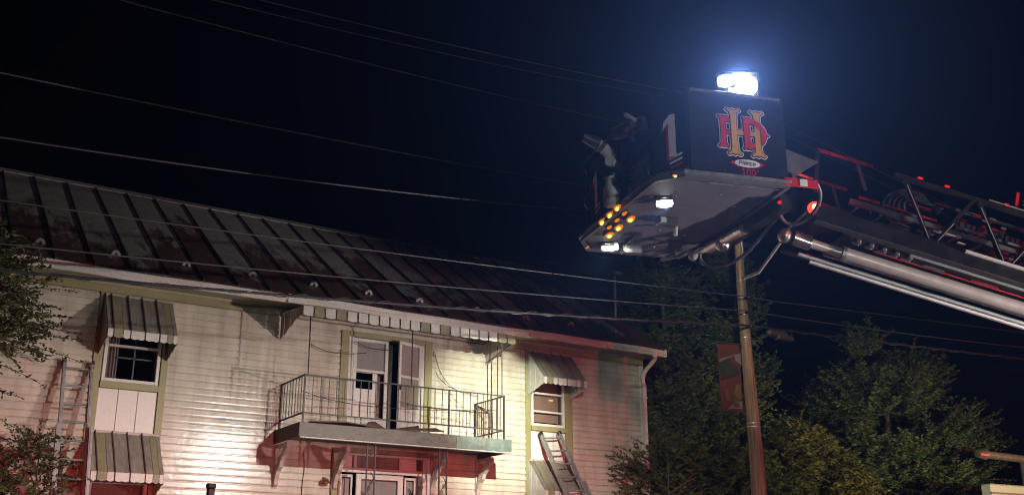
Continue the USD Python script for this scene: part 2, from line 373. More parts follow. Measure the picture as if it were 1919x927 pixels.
# clapboards, one by one
blocks = [(3.20, 4.40, 1.15, 6.34), (11.55, 12.70, 1.15, 6.34), (7.50, 9.40, 4.29, 6.24), (7.42, 9.50, 1.15, 4.05)]
z, k = 1.2, 0
H = 0.1195
while z < 6.33:
    zt = min(z + H + 0.012, 6.335); zc = z + H / 2
    cuts = sorted((a, b) for a, b, c, d in blocks if c - 0.04 < zc < d)
    x = X0; spans = []
    for a, b in cuts: spans.append((x, a)); x = b
    spans.append((x, X1 - 0.10))
    for a, b in spans:
        js = [a]
        if a < 0: js.append(rnd.uniform(0.2, 2.6))
        elif b - a > 2.5 and k % 2: js.append(rnd.uniform(a + .5, b - .5))
        js.append(b)
        for p, q in zip(js, js[1:]):
            t0 = 0.029 + rnd.uniform(-.002, .003); s0 = rnd.uniform(-.0025, .0025); dz = rnd.uniform(-.004, .004)
            n = 7; xs = np.linspace(p + .001, q - .001, n); wv = (meshkit.noise(np.stack([xs * .9, np.full(n, k * 3.3), np.zeros(n)], -1)) - .5)
            v = []
            for xx, w_ in zip(xs, wv):
                yb = -t0 - w_ * .006 - s0; zz = z + dz * .5 + w_ * .004
                v += [(xx, 0.002, zz + .005), (xx, yb, zz), (xx, yb + .0005, zz + .02), (xx, yb + .0065, zz + .092), (xx, -.008, zz + .107), (xx, -.006, zt), (xx, 0.002, zt)]
            f = []
            for i in range(n - 1):
                for j in range(7):
                    a0, a1 = i * 7 + j, i * 7 + (j + 1) % 7
                    f += [(a0, a0 + 7, a1 + 7), (a0, a1 + 7, a1)]
            e = (n - 1) * 7; f += [t_ for j in range(1, 6) for t_ in ((0, j, j + 1), (e, e + j + 1, e + j))]
            MB().add(v, f).build('clapboard', 'siding', wall)
    z += H; k += 1
MB().cbox((X1 - 0.10, -0.035, 1.15), (X1 + 0.012, 0.0, 6.34)).build('corner_board', 'white_trim', house)

# eave: frieze, soffit, gutter, downspout
MB().box((X0, -0.045, 6.34), (X1, 0.0, 6.505)).build('frieze_board', 'olive_trim', house)
mb = MB().box((X0, -0.37, 6.505), (X1 + .25, 0.0, 6.53)); mb.box((X0, -0.07, 6.46), (X1, -0.045, 6.505)); mb.build('soffit', 'soffit', house)
gp = Polygon([(-0.375, 6.63), (-0.375, 6.50), (-0.44, 6.495), (-0.468, 6.545), (-0.485, 6.565), (-0.485, 6.625), (-0.475, 6.632), (-0.468, 6.62), (-0.466, 6.57), (-0.43, 6.512), (-0.388, 6.512), (-0.388, 6.63)])
for a, b in ((X0, 1.2), (1.2, 6.3), (6.3, 11.4), (11.4, 14.93)):
    nseg = 10; xs = np.linspace(a + .002, b - .002, nseg); pts = np.array(gp.exterior.coords)[:-1]
    sag = lambda x: 0.012 * math.sin(x * 1.1) + 0.008 * math.sin(x * 2.7 + 1)
    v = np.vstack([np.column_stack([np.full(len(pts), xx), pts[:, 0], pts[:, 1] + sag(xx)]) for xx in xs]); n = len(pts); f = []
    for i in range(nseg - 1):
        for j in range(n):
            a0, a1 = i * n + j, i * n + (j + 1) % n; f += [(a0, a1 + n, a0 + n), (a0, a1, a1 + n)]
    MB().add(v, f).build('gutter', 'gutter_white', house)
MB().cbox((14.925, -0.49, 6.49), (14.945, -0.375, 6.635)).build('gutter_end_cap', 'gutter_white', house)
for xx in (1.2, 6.3, 11.4, 13.35): MB().box((xx - .035, -.490, 6.492), (xx + .035, -.372, 6.640)).build('gutter_joint', 'gutter_white', house)
ds = pchip([(14.62, -0.43, 6.50), (14.62, -0.41, 6.38), (14.60, -0.2, 6.24), (14.57, -0.095, 6.10), (14.57, -0.09, 5.9)], 14)
mb = MB().tube(ds, 0.048, 8); mb.bar((14.57, -.09, 5.92), (14.57, -.09, 1.2), .095, .075, up=(0, 1, 0))
dsp = mb.build('downspout', 'gutter_white', house, smooth=40)
for zz in (5.6, 4.1, 2.6): MB().box((14.505, -.135, zz), (14.635, -.02, zz + .03)).build('strap', 'white_trim', dsp)

# roof
SL = 0.654; EY, EZ = -0.42, 6.66; RY, RZ = 4.15, 9.64
LN = norm((0, RY - EY, RZ - EZ)); NN = np.array([0, -LN[2], LN[1]])
E0 = lambda x, s, h=0.0: np.array([x, EY, EZ]) + LN * s + NN * h
SLEN = math.hypot(RY - EY, RZ - EZ)
mb = MB()
mb.add([E0(X0, 0, -.06), E0(14.93, 0, -.06), E0(14.93, SLEN, -.06), E0(X0, SLEN, -.06), E0(X0, 0, -.012), E0(14.93, 0, -.012), E0(14.93, SLEN, -.012), E0(X0, SLEN, -.012)],
       [(0, 2, 1), (0, 3, 2), (4, 5, 6), (4, 6, 7), (0, 1, 5), (0, 5, 4), (1, 2, 6), (1, 6, 5), (3, 7, 6), (3, 6, 2), (0, 4, 7), (0, 7, 3)])
bs = [np.array([x, 2 * RY - p[1], p[2]]) for x in (X0, 14.93) for p in (E0(0, 0, -.02), E0(0, SLEN, -.02))]
mb.add([*bs, *[b_ - np.array([0, 0, .06]) for b_ in bs]], [(0, 1, 3), (0, 3, 2), (4, 7, 5), (4, 6, 7), (0, 2, 6), (0, 6, 4), (2, 3, 7), (2, 7, 6), (0, 4, 5), (0, 5, 1)])
roof = mb.build('roof', 'roof_seam', house)
seams = [1.79 + 0.597 * i for i in range(-7, 22)] + [14.93]
for i, (a, b) in enumerate(zip(seams, seams[1:])):
    ns, nw = 9, 5; v = []
    for s in np.linspace(0, SLEN, ns):
        for t in np.linspace(0, 1, nw):
            xx = a + .004 + (b - a - .008) * t
            h = 0.002 + 0.012 * meshkit.noise(np.array([xx * 2.2, s * 1.3, 4.0])) * math.sin(math.pi * t)
            v.append(E0(xx, s, h))
    top = len(v); f = []
    for r_ in range(ns - 1):
        for c_ in range(nw - 1):
            q = r_ * nw + c_; f += [(q, q + 1, q + nw + 1), (q, q + nw + 1, q + nw)]
    c0 = [E0(a + .004, 0, -.011), E0(b - .004, 0, -.011)]; v += c0; f += [(top, top + 1, nw - 1), (top, nw - 1, 0)]
    MB().add(v, f).build('roof_pan', 'roof_metal', roof, smooth=50)
for i, xx in enumerate(seams):
    wob = [E0(xx + .012 * math.sin(i * 3.1 + s), s, .018) for s in np.linspace(.0, SLEN, 7)]
    mb = MB()
    for p, q in zip(wob, wob[1:]): mb.bar(p, q, .022, .032, up=NN)
    mb.build('roof_seam', 'roof_seam', roof)
mb = MB().prism(Polygon([(RY - .16, RZ - .085), (RY, RZ + .035), (RY + .16, RZ - .085), (RY + .16, RZ - .065), (RY, RZ + .055), (RY - .16, RZ - .065)]), 14.93 - X0, frame((X0, 0, 0), (0, 1, 0), (0, 0, 1), (1, 0, 0)))
mb.build('ridge_cap', 'roof_metal', roof)
for i, xx in enumerate([-0.2, 1.0, 2.2, 3.4, 4.6, 5.8, 6.98, 8.1, 9.2, 10.5, 11.7, 12.85, 14.0]):
    c = E0(xx, 0.72, 0.0); mb = MB(); a = np.linspace(0, math.pi, 7)
    pts = [c + np.array([math.cos(t) * .055, 0, 0]) + NN * (math.sin(t) * .075) for t in a]
    for p, q in zip(pts, pts[1:]): mb.bar(p, q, .05, .012, up=LN)
    mb.build('snow_guard', 'ladder_rail', roof)
MB().box((14.90, -.40, 6.55), (14.96, -.36, 6.63)).build('rake_end', 'olive_trim', house)
mb = MB()
for sgn in (1, -1):
    pass
mb.bar(E0(14.955, 0, -.06), E0(14.955, SLEN, -.06), .03, .14, up=NN); mb.build('rake_board', 'white_trim', roof)

# chimney, brick by brick
ch = MB().box((14.50, 3.95, 9.2), (14.98, 4.40, 9.70)).build('chimney', 'wall_sheathing', house)
zz = 9.3; kk = 0
while zz < 9.74:
    for j in range(3):
        o = 0.08 if kk % 2 else 0
        xa = 14.485 + j * .17 - o; xb = xa + .16; xa, xb = max(xa, 14.485), min(xb, 14.995)
        if xb - xa > .04: MB().box((xa, 3.935, zz), (xb, 3.955, zz + .062)).build('brick', 'brick', ch)
    for j in range(3):
        ya = 3.96 + j * .15; MB().box((14.485, ya, zz), (14.503, ya + .14, zz + .062)).build('brick', 'brick', ch)
    zz += .072; kk += 1
MB().cbox((14.45, 3.90, 9.76), (15.03, 4.45, 9.83), .01).build('chimney_cap', 'stone_base', ch)
MB().tube([(14.90, 1.25, 7.70), (14.90, 1.25, 8.76)], .035, 8).build('vent_pipe', 'ladder_rail', house)
MB().lathe([(0, -.02), (.07, -.02), (.13, .03), (.12, .07), (0, .09)], frame((14.96, 1.23, 8.80), (1, 0, 0), (0, .9, .43), (0, -.43, .9))).build('vent_cap', 'ladder_rail', house, smooth=40)


# ---- windows, casings, panels
def window(x0, x1, z0, z1, meet, shade=None, mullion=False, label=None):
    fr = MB(); w = .055
    fr.cbox((x0, -.045, z0), (x0 + w, .05, z1)); fr.cbox((x1 - w, -.045, z0), (x1, .05, z1)); fr.cbox((x0 + w, -.043, z0), (x1 - w, .05, z0 + w)); fr.cbox((x0 + w, -.043, z1 - w), (x1 - w, .05, z1))
    p = fr.build('window', 'white_trim', house, label=label)
    for mz in meet: MB().cbox((x0 + w, -.03, mz - .02), (x1 - w, .045, mz + .02)).build('meeting_rail', 'white_trim', p)
    zs = [z0 + w] + [q for mz in meet for q in (mz - .02, mz + .02)] + [z1 - w]
    for a, b in zip(zs[::2], zs[1::2]): MB().box((x0 + w, .005, a), (x1 - w, .009, b)).build('pane', 'window_glass', p)
    if mullion:
        mb = MB().box(((x0 + x1) / 2 + .05, .10, z0 + .05), ((x0 + x1) / 2 + .075, .12, z1 - .05)); mb.box((x0 + .25, .10, z0 + .42), (x1 - .05, .12, z0 + .445)); mb.build('inner_muntin', 'boom_grey', p)
        mb = MB(); xs = np.linspace(x0 + .06, x0 + .26, 14)
        v = [(xx, .16 + .02 * math.sin(i * 1.9), zz_) for i, xx in enumerate(xs) for zz_ in (z0 + .05, z1 - .05)]
        mb.add(v, [q for i in range(13) for q in ((2 * i, 2 * i + 2, 2 * i + 3), (2 * i, 2 * i + 3, 2 * i + 1))]); mb.build('curtain', 'shade_brown', p)
    if shade: MB().box((x0 + .04, .10, shade[1]), (x1 - .04, .105, z1 - .03)).build('roller_shade', shade[0], p)
    return p


def casing(x0, x1, z0, z1, xi0, xi1, mids):
    for a, b in ((x0, xi0), (xi1, x1)): MB().cbox((a, -.05, z0), (b, 0, z1)).build('casing', 'olive_trim', house)
    for a, b, pr in mids: MB().cbox((xi0 + .002, -.05 - pr, a), (xi1 - .002, -.0, b)).build('sill', 'olive_trim', house)


casing(3.20, 4.40, 1.15, 6.338, 3.345, 4.285, [(4.755, 4.868, .025), (6.20, 6.338, 0), (3.30, 3.40, 0)])
casing(11.55, 12.70, 1.15, 6.338, 11.67, 12.52, [(4.70, 4.80, .025), (6.20, 6.338, 0), (3.36, 3.44, 0)])
for x0, x1, za, zb in ((3.345, 4.285, 3.40, 4.755), (11.67, 12.52, 3.44, 4.70)):
    n = 3; w = (x1 - x0) / n
    for i in range(n): MB().cbox((x0 + i * w + .004, -.02, za), (x0 + (i + 1) * w - .004, 0, zb), .004).build('panel_board', 'panel_white', house)
window(3.36, 4.27, 4.868, 6.20, [5.47], mullion=True)
window(3.36, 4.27, 1.90, 3.30, [2.6], ('shade_tan', 2.0))
window(11.685, 12.505, 4.80, 6.20, [5.10, 5.47], ('shade_tan', 4.9))
window(11.685, 12.505, 1.90, 3.36, [2.6], ('shade_tan', 2.0))
MB().cbox((12.20, .085, 5.36), (12.30, .095, 5.385)).build('night_light', 'reflection_orange', house, label='orange glow standing in for a lamp reflected in the right upper window')  # glowing bar stands in for an orange lamp reflected in the pane


# ---- striped aluminium awnings
def awning(x0, x1, zt, zb, dep, drop, side, label):
    """zt: top at wall, zb: front edge height, drop: valance"""
    p = MB().cbox((x0, -.075, zt), (x1, -.05, zt + .05)).build('awning', 'awning_side', house, label=label)
    for xx in (x0 + .02, x1 - .02): MB().bar((xx, -.05, zb - .02), (xx, -dep + .03, zb - .02), .02, .02).build('support_bar', 'iron', p)
    prof = [(-.06, zt + .03), (-dep * .55, zt + (zb - zt) * .5 + .02), (-dep, zb)]
    W = x1 - x0; pans = [(0, .08, 0), (.09, .22, 1), (.22, .32, 0), (.33, .53, 0), (.54, .74, 0), (.75, .85, 0), (.85, .94, 1), (.94, 1.0, 0)]
    for a, b, y in pans:
        a_, b_ = x0 + a * W + .003, x0 + b * W - .003; hh = rnd.uniform(-.004, .006)
        mb = MB(); t = .008
        pts = [(yy, zz_ + hh) for yy, zz_ in prof]
        poly = Polygon(pts + [(yy + .004, zz_ - t) for yy, zz_ in pts[::-1]])
        mb.prism(poly, b_ - a_, frame((a_, 0, 0), (0, 1, 0), (0, 0, 1), (1, 0, 0))); mb.build('slat', 'awning_yellow' if y else 'awning_grey', p)
        vs = [(a_, zb - .004), (b_, zb - .004)]; n = 7
        vs += [(b_ - (b_ - a_) * i / n, zb - drop - .022 * abs(math.sin(math.pi * (i / n) * max(1, round((b_ - a_) / .1)))) + .01) for i in range(n + 1)]
        MB().prism(Polygon(vs), .006, XZ(-dep + rnd.uniform(0, .006))).build('valance', 'awning_yellow' if y else 'awning_white', p)
    for s in (.085, .325, .535, .745):
        xx = x0 + s * W; mb = MB()
        for q, r_ in zip(prof, prof[1:]): mb.bar((xx, q[0], q[1] + .012), (xx, r_[0], r_[1] + .012), .016, .03)
        mb.bar((xx, -dep - .008, zb), (xx, -dep - .008, zb - drop), .012, .012, up=(0, 1, 0)); mb.build('standing_rib', 'roof_seam' if x0 < 8 else 'awning_grey', p)
    zs = side
    for xx, mt in ((x0, 'awning_side'), (x1, 'awning_side')):
        n = 6
        for i in range(n):
            ya, yb = -.05 - (dep - .06) * i / n, -.05 - (dep - .06) * (i + 1) / n
            top = lambda y: np.interp(-y, [.06, dep * .55, dep], [zt, zt + (zb - zt) * .5 - .01, zb - .02])
            bot = lambda y: np.interp(-y, [.05, dep], [zs, zb - drop + .01])
            poly = Polygon([(ya, top(ya)), (yb + .003, top(yb)), (yb + .003, bot(yb)), ((ya + yb) / 2, bot((ya + yb) / 2) - .02), (ya, bot(ya))])
            if poly.is_valid and poly.area > 1e-4: MB().prism(poly, .007, frame((xx - .0035 + (i % 2) * .006, 0, 0), (0, 1, 0), (0, 0, 1), (1, 0, 0))).build('side_slat', mt if x0 < 8 else 'awning_white', p)
    return p


awning(3.27, 4.37, 6.27, 5.61, .62, .135, 5.30, 'striped awning over the upper left window')
awning(3.27, 4.37, 4.02, 3.37, .62, .135, 3.05, 'striped awning over the lower left window')
awning(11.61, 12.66, 6.29, 5.70, .62, .135, 5.42, 'striped awning over the upper right window')
awning(11.61, 12.66, 4.08, 3.48, .62, .135, 3.18, 'striped awning over the lower right window')

# wide shallow awning above the balcony
aw = MB().cbox((6.30, -.09, 6.335), (10.62, -.05, 6.40)).build('balcony_awning', 'awning_side', house); MB().bar((6.32, -1.15, 6.20), (10.60, -1.15, 6.20), .03, .03).build('front_bar', 'iron', aw)
n = 21; w = (10.62 - 6.30) / n
for i in range(n):
    a, b = 6.30 + i * w, 6.30 + (i + 1) * w; yel = i in (1, 3, 11, 13, 19, 20)
    poly = Polygon([(-.06, 6.385), (-1.16, 6.285), (-1.16, 6.277), (-.06, 6.377)])
    MB().prism(poly, w - .012, frame((a + .006, 0, (i % 2) * .008), (0, 1, 0), (0, 0, 1), (1, 0, 0))).build('slat', 'awning_yellow' if yel else 'awning_grey', aw)
    vs = [(a + .004, 6.285), (b - .03, 6.285), (b - .03, 6.27), (b - .022, 6.125)] + [(b - .022 - (w - .026) * t, 6.125 - .016 * math.sin(math.pi * t)) for t in np.linspace(.2, 1, 6)]
    MB().prism(Polygon(vs), .006, XZ(-1.163 - rnd.uniform(0, .01))).build('valance', 'awning_yellow' if yel else 'awning_white', aw)
    MB().box((b - .02, -1.155, 6.14), (b - .004, -1.14, 6.29)).build('valance_gap', 'black_metal', aw)
for xx, mt in ((6.31, 'awning_side'), (10.60, 'awning_side')):
    for i in range(7):
        ya, yb = -.06 - 1.06 * i / 7, -.06 - 1.06 * (i + 1) / 7
        bt = lambda y: np.interp(-y, [.06, .9, 1.12], [5.90, 6.14, 6.15])
        tp = lambda y: np.interp(-y, [.06, 1.12], [6.365, 6.265])
        MB().prism(Polygon([(ya, tp(ya)), (yb + .004, tp(yb)), (yb + .004, bt(yb)), (ya, bt(ya))]), .008, frame((xx + (i % 2) * .012, 0, 0), (0, 1, 0), (0, 0, 1), (1, 0, 0))).build('side_slat', mt, aw)
MB().tube([(10.60, -.1, 5.95), (10.60, -1.1, 6.17)], .012, 6).build('brace_rod', 'iron', aw)
# hanging rods and twisted wires between awning and railing
for xx, yy in ((6.47, -1.1), (8.43, -1.1), (10.33, -1.1), (10.60, -.5)):
    MB().tube([(xx, yy, 6.2), (xx + .01, yy, 5.1 if yy < -1 else 4.3)], .011, 6).build('hanging_rod', 'iron', aw)
for a, b, c in (((9.42, -.06, 6.05), (9.55, -.12, 5.5), (9.80, -.9, 5.12)), ((6.9, -.05, 5.9), (7.3, -.2, 5.75), (7.9, -.3, 5.8)), ((7.75, -.08, 6.05), (8.1, -.15, 5.93), (8.6, -.1, 5.97)),
                ((9.45, -.06, 6.0), (9.7, -.2, 5.4), (9.95, -.9, 5.1)), ((6.42, -1.0, 4.85), (8.2, -.25, 4.83), (10.3, -1.0, 4.86))):
    MB().tube(pchip([a, b, c], 20), .006, 5).build('loose_wire', 'cable_black', aw)

# ---- balcony
DZ0, DZ1, DX0, DX1, DY = 4.03, 4.285, 6.33, 10.47, -1.24
mb = MB().box((DX0 + .03, DY + .03, 4.16), (DX1 - .03, -.02, 4.25))
bal = mb.build('balcony', 'deck_under', house)
for i in range(9): MB().box((DX0 + .035, DY + .04 + i * .132, 4.148), (DX1 - .035, DY + .04 + i * .132 + .124, 4.158)).build('ceiling_board', 'deck_under', bal)
for i in range(9): MB().box((DX0 + .035, DY + .04 + i * .132, 4.252), (DX1 - .035, DY + .04 + i * .132 + .126, 4.275)).build('floor_board', 'debris', bal)
MB().cbox((DX0, DY, DZ0 + .02), (9.30, DY + .03, DZ1)).build('fascia', 'deck_fascia', bal); MB().cbox((9.302, DY, DZ0 + .02), (DX1, DY + .03, DZ1)).build('fascia', 'fascia_teal', bal)
for xx in (DX0, DX1 - .03): MB().cbox((xx, DY + .032, DZ0 + .02), (xx + .03, -.02, DZ1 + .003)).build('end_fascia', 'debris' if xx < 8 else 'deck_fascia', bal)
MB().cbox((DX0 + .02, DY - .012, DZ0), (DX1 + .01, DY + .05, DZ0 + .018)).build('drip_edge', 'white_trim', bal)
RX0, RX1, RYY = 6.42, 10.36, -1.14
def rail(a, b): MB().bar(a, b, .028, .022).build('rail', 'iron', bal)
rail((RX0, RYY, 5.10), (RX1, RYY, 5.10)); rail((RX0, RYY, 4.46), (RX1, RYY, 4.46))
for xx in (RX0, RX1):
    rail((xx, RYY, 5.10), (xx, -.04, 5.10)); rail((xx, RYY, 4.46), (xx, -.04, 4.46))
n = 27
for i in range(1, n):
    xx = RX0 + (RX1 - RX0) * i / n
    if abs(xx - 7.98) < .06 or abs(xx - 9.19) < .06: continue
    jx = rnd.uniform(-.006, .006); MB().bar((xx, RYY, 4.46), (xx + jx, RYY, 5.10), .012, .012, up=(0, 1, 0)).build('baluster', 'iron', bal)
for xx in (RX0, RX1):
    for i in range(1, 8):
        yy = RYY + (-.04 - RYY) * i / 8; MB().bar((xx, yy, 4.46), (xx, yy, 5.10), .012, .012, up=(0, 1, 0)).build('baluster', 'iron', bal)
for xx, yy in ((RX0, RYY), (7.98, RYY), (9.19, RYY), (RX1, RYY), (RX0, -.05), (RX1, -.05)):
    MB().bar((xx, yy, 4.27), (xx, yy, 5.115), .028, .028, up=(0, 1, 0)).build('rail_post', 'iron', bal)
MB().bar((10.36, -.10, 5.08), (10.40, -.62, 4.88), .014, .014).build('bent_rail', 'iron', bal); MB().bar((10.40, -.62, 4.88), (10.41, -.62, 4.30), .014, .014, up=(0, 1, 0)).build('bent_rail', 'iron', bal)


def plate(corners, th, name, material, parent):
    c = np.array(corners, float); nrm = norm(np.cross(c[1] - c[0], c[3] - c[0])) * th
    nn = len(c); MB().add(np.vstack([c, c + nrm]), [(0, 2, 1), (0, 3, 2), (4, 5, 6), (4, 6, 7)] + [q for i in range(4) for q in ((i, (i + 1) % 4, (i + 1) % 4 + 4), (i, (i + 1) % 4 + 4, i + 4))]).build(name, material, parent)


def heap(name, label, cat, pts, material):
    t = thing(name, label, cat)
    for i, c in enumerate(pts): plate(c, .02, 'sheet', material, t)


heap('fallen_board', 'brown warped fallen board leaning on debris at the balcony edge below the right door', 'board',
     [[(8.35, -1.17, 4.30), (9.10, -1.14, 4.33), (9.18, -.62, 4.46), (8.62, -.66, 4.40)], [(8.05, -1.12, 4.29), (8.62, -1.16, 4.30), (8.70, -.9, 4.43), (8.55, -.7, 4.36)]], 'debris')
heap('torn_roofing', 'dark torn roofing sheet curled along the balcony floor left of the doors', 'debris',
     [[(6.55, -1.18, 4.31), (7.2, -1.17, 4.345), (7.2, -.7, 4.33), (6.6, -.7, 4.30)], [(7.2, -1.17, 4.345), (7.75, -1.17, 4.31), (7.75, -.7, 4.30), (7.2, -.7, 4.33)], [(7.55, -1.15, 4.29), (7.95, -1.15, 4.28), (7.80, -1.0, 4.42), (7.66, -1.0, 4.40)]], 'debris')

# carved brackets under the deck
def bracket(x):
    a = np.linspace(0, math.pi / 2, 9)
    outer = [(-.0, 4.03), (-.62, 4.03), (-.62, 3.95), (-.50, 3.93)] + [(-.10 - .36 * math.cos(t) ** 1.0, 3.50 + .36 * (1 - math.sin(t)) - .02) for t in a[::-1]][::-1]
    poly = Polygon([(0, 4.03), (-.62, 4.03), (-.63, 3.94), (-.55, 3.90), (-.47, 3.82), (-.36, 3.74), (-.30, 3.64), (-.20, 3.58), (-.13, 3.46), (-.11, 3.36), (-.05, 3.32), (0, 3.34)])
    hole = Polygon([(-.09, 3.96), (-.42, 3.96), (-.36, 3.88), (-.24, 3.82), (-.15, 3.70), (-.09, 3.60)])
    poly = poly.difference(hole.buffer(.01)).difference(Point(-.30, 3.80).buffer(.02))
    p = MB().prism(poly, .07, frame((x - .035, 0, 0), (0, 1, 0), (0, 0, 1), (1, 0, 0))).build('bracket', 'bracket_paint', house)
    MB().cbox((x - .055, -.035, 3.30), (x + .055, -.003, 3.42)).build('bracket_foot', 'white_trim', p)
    sc = Point(-.17, 3.78).buffer(.05).difference(Point(-.17, 3.78).buffer(.03)); MB().prism(sc, .03, frame((x - .015, 0, 0), (0, 1, 0), (0, 0, 1), (1, 0, 0))).build('scroll', 'bracket_paint', p)


for xx in (6.40, 7.49, 9.43, 10.42): bracket(xx)


# scrolled iron porch posts
def scroll_post(xc, y):
    p = MB().bar((xc - .075, y, 1.2), (xc - .075, y, 4.10), .022, .022, up=(0, 1, 0))
    p = p.bar((xc + .075, y, 1.2), (xc + .075, y, 4.10), .022, .022, up=(0, 1, 0)).build('porch_post', 'iron', house)
    for zc in (3.85, 3.35, 2.85, 2.35, 1.85):
        t = np.linspace(0, 1, 30); s = np.column_stack([xc + .055 * np.sin(t * 2 * math.pi) * (1 - .2 * t), np.full(30, y), zc + .2 - t * .4])
        MB().tube(s, .007, 5).build('scroll_bar', 'iron', p)
        for q in (-1, 1):
            th = np.linspace(0, 3.6 * math.pi, 36); r_ = .042 * (1 - th / th[-1] * .8)
            MB().tube(np.column_stack([xc + q * .026 + q * r_ * np.cos(th), np.full(36, y), zc - .02 + q * .055 + r_ * np.sin(th)]), .006, 5).build('scroll', 'iron', p)


scroll_post(7.70, -1.12); scroll_post(9.10, -1.12)

# balcony doorway: casing, storm leaf, inner door, open leaf
for a, b in ((7.50, 7.66), (9.24, 9.40)): MB().cbox((a, -.05, 4.285), (b, 0, 6.24)).build('casing', 'olive_trim', house)
MB().cbox((7.662, -.055, 6.14), (9.238, 0, 6.24)).build('door_head', 'olive_trim', house)
for a, b in ((7.66, 7.76), (9.165, 9.24)): MB().cbox((a, -.03, 4.285), (b, .13, 6.14)).build('door_jamb', 'white_trim', house)
d = MB().cbox((7.765, -.02, 4.32), (7.835, .02, 6.13), .004); d.cbox((8.41, -.02, 4.32), (8.475, .02, 6.13), .004); d.cbox((7.836, -.019, 6.075), (8.409, .019, 6.13), .004); d.cbox((7.836, -.019, 5.50), (8.409, .019, 5.55), .004); d.cbox((7.836, -.019, 4.32), (8.409, .019, 4.66), .004)
d = d.build('storm_door', 'white_trim', house, label='closed left storm door with an inner door behind its empty lower frame')
MB().box((7.836, .003, 5.55), (8.409, .007, 6.075)).build('pane', 'window_glass', d); MB().box((7.836, .012, 5.55), (8.409, .015, 6.075)).build('sheer_curtain', 'shade_grey', d)
inner = sbox(7.79, 4.31, 8.30, 6.1).difference(sbox(7.84, 5.20, 8.21, 5.50))
i_ = MB().prism(inner, .03, XZ(.10)).build('inner_door', 'panel_white', house)
for a, b in ((4.72, 5.12),): MB().prism(sbox(7.86, a, 8.20, b).difference(sbox(7.885, a + .025, 8.175, b - .025)), .008, XZ(.068)).build('panel_moulding', 'panel_white', i_)
MB().box((8.31, .2, 4.31), (8.47, .22, 5.6)).build('hall_wall', 'shade_brown', house)
MB().cbox((8.50, .05, 4.30), (8.60, .09, 6.1)).build('centre_post', 'deck_fascia', house)
# open right leaf, hinged on the right, swung out
T = TZ((9.16, -.03, 0), 180 + 17)
d = MB()
d.cbox((0, -.02, 4.33), (.06, .02, 6.13), .004); d.cbox((.52, -.02, 4.33), (.575, .02, 6.13), .004)
d.cbox((.061, -.019, 6.07), (.519, .019, 6.13), .004); d.cbox((.061, -.019, 5.44), (.519, .019, 5.49), .004); d.cbox((.061, -.019, 4.33), (.519, .019, 4.88), .004)
d = d.build('storm_door', 'white_trim', house, M=T, label='open right storm door swung out over the balcony')
MB().box((.061, -.004, 5.49), (.519, .0, 6.07)).build('pane', 'window_glass', d, M=T); MB().box((.061, -.015, 5.49), (.519, -.011, 6.07)).build('sheer_curtain', 'sheer_red_tint', d, M=T)
MB().box((.061, -.004, 4.88), (.519, .0, 5.44)).build('pane', 'window_glass', d, M=T); MB().box((.061, -.015, 4.88), (.519, -.011, 5.44)).build('shade', 'shade_light', d, M=T)
MB().box((.54, .02, 5.2), (.56, .06, 5.3)).build('latch', 'iron', d, M=T)

# front entrance under the balcony
MB().cbox((7.62, -.07, 4.00), (9.46, 0, 4.09)).build('entrance_beam', 'awning_yellow', house)
for a, b in ((7.44, 7.60), (9.25, 9.49)): MB().cbox((a, -.06, 1.2), (b, .0, 4.0)).build('entrance_pilaster', 'white_trim' if a > 9 else 'olive_trim', house)
MB().cbox((7.602, -.045, 3.655), (9.248, 0, 3.745)).build('transom_bar', 'white_trim', house); MB().cbox((7.602, -.045, 3.955), (9.248, 0, 4.0)).build('transom_head', 'white_trim', house)
for a, b, mt in ((7.61, 7.85, 'panel_white'), (7.93, 8.76, 'shade_brown'), (8.83, 9.24, 'panel_white')): MB().cbox((a, .0, 3.745), (b, .012, 3.955)).build('transom_panel', mt, house)
for xx in (7.86, 8.765): MB().cbox((xx, -.035, 3.745), (xx + .06, .02, 3.955)).build('transom_mullion', 'white_trim', house)
d = MB()
for a, b in ((7.93, 8.03), (8.76, 8.87)): d.cbox((a, -.02, 1.25), (b, .03, 3.64))
d.cbox((8.03, -.019, 3.55), (8.76, .03, 3.64)); d.cbox((8.03, -.019, 1.25), (8.76, .03, 1.7)); d = d.build('front_door', 'panel_white', house)
MB().box((8.03, .0, 1.7), (8.76, .004, 3.55)).build('pane', 'window_glass', d)
sw = [(8.03, 3.55)] + [(8.03 + .73 * t, 3.30 - .16 * math.sin(t * math.pi * 1.2 - .5)) for t in np.linspace(0, 1, 14)] + [(8.76, 3.55)]
MB().prism(Polygon(sw), .006, XZ(.06)).build('swag_curtain', 'shade_grey', d); MB().box((8.03, .085, 1.7), (8.76, .09, 3.5)).build('drape', 'curtain_green', d)
for a, b in ((7.62, 7.86), (8.90, 9.13)):
    s = MB().cbox((a, -.015, 1.3), (a + .035, .02, 3.62)); s.cbox((b - .035, -.015, 1.3), (b, .02, 3.62)); s.cbox((a + .035, -.014, 3.57), (b - .035, .02, 3.62)); s = s.build('sidelight', 'panel_white', house)
    MB().box((a + .035, .0, 1.3), (b - .035, .004, 3.57)).build('pane', 'window_glass', s); MB().box((a + .035, .05, 1.3), (b - .035, .055, 3.56)).build('blind', 'shade_grey', s)
MB().tube(pchip([(8.97, -.01, 3.42), (9.03, -.02, 3.36), (9.07, -.02, 3.2)], 10), [.004 + .002 * i for i in range(10)], 6).build('door_ornament', 'black_metal', house)
lp = MB().lathe([(0, .07), (.05, .06), (.085, .0), (.09, -.02), (0, -.02)], frame((7.30, -.10, 3.45), (1, 0, 0), (0, 1, 0), (0, 0, 1))).build('porch_lamp', 'copper', house, smooth=40)
MB().box((7.27, -.05, 3.42), (7.33, -.02, 3.54)).build('lamp_bracket', 'iron', lp)
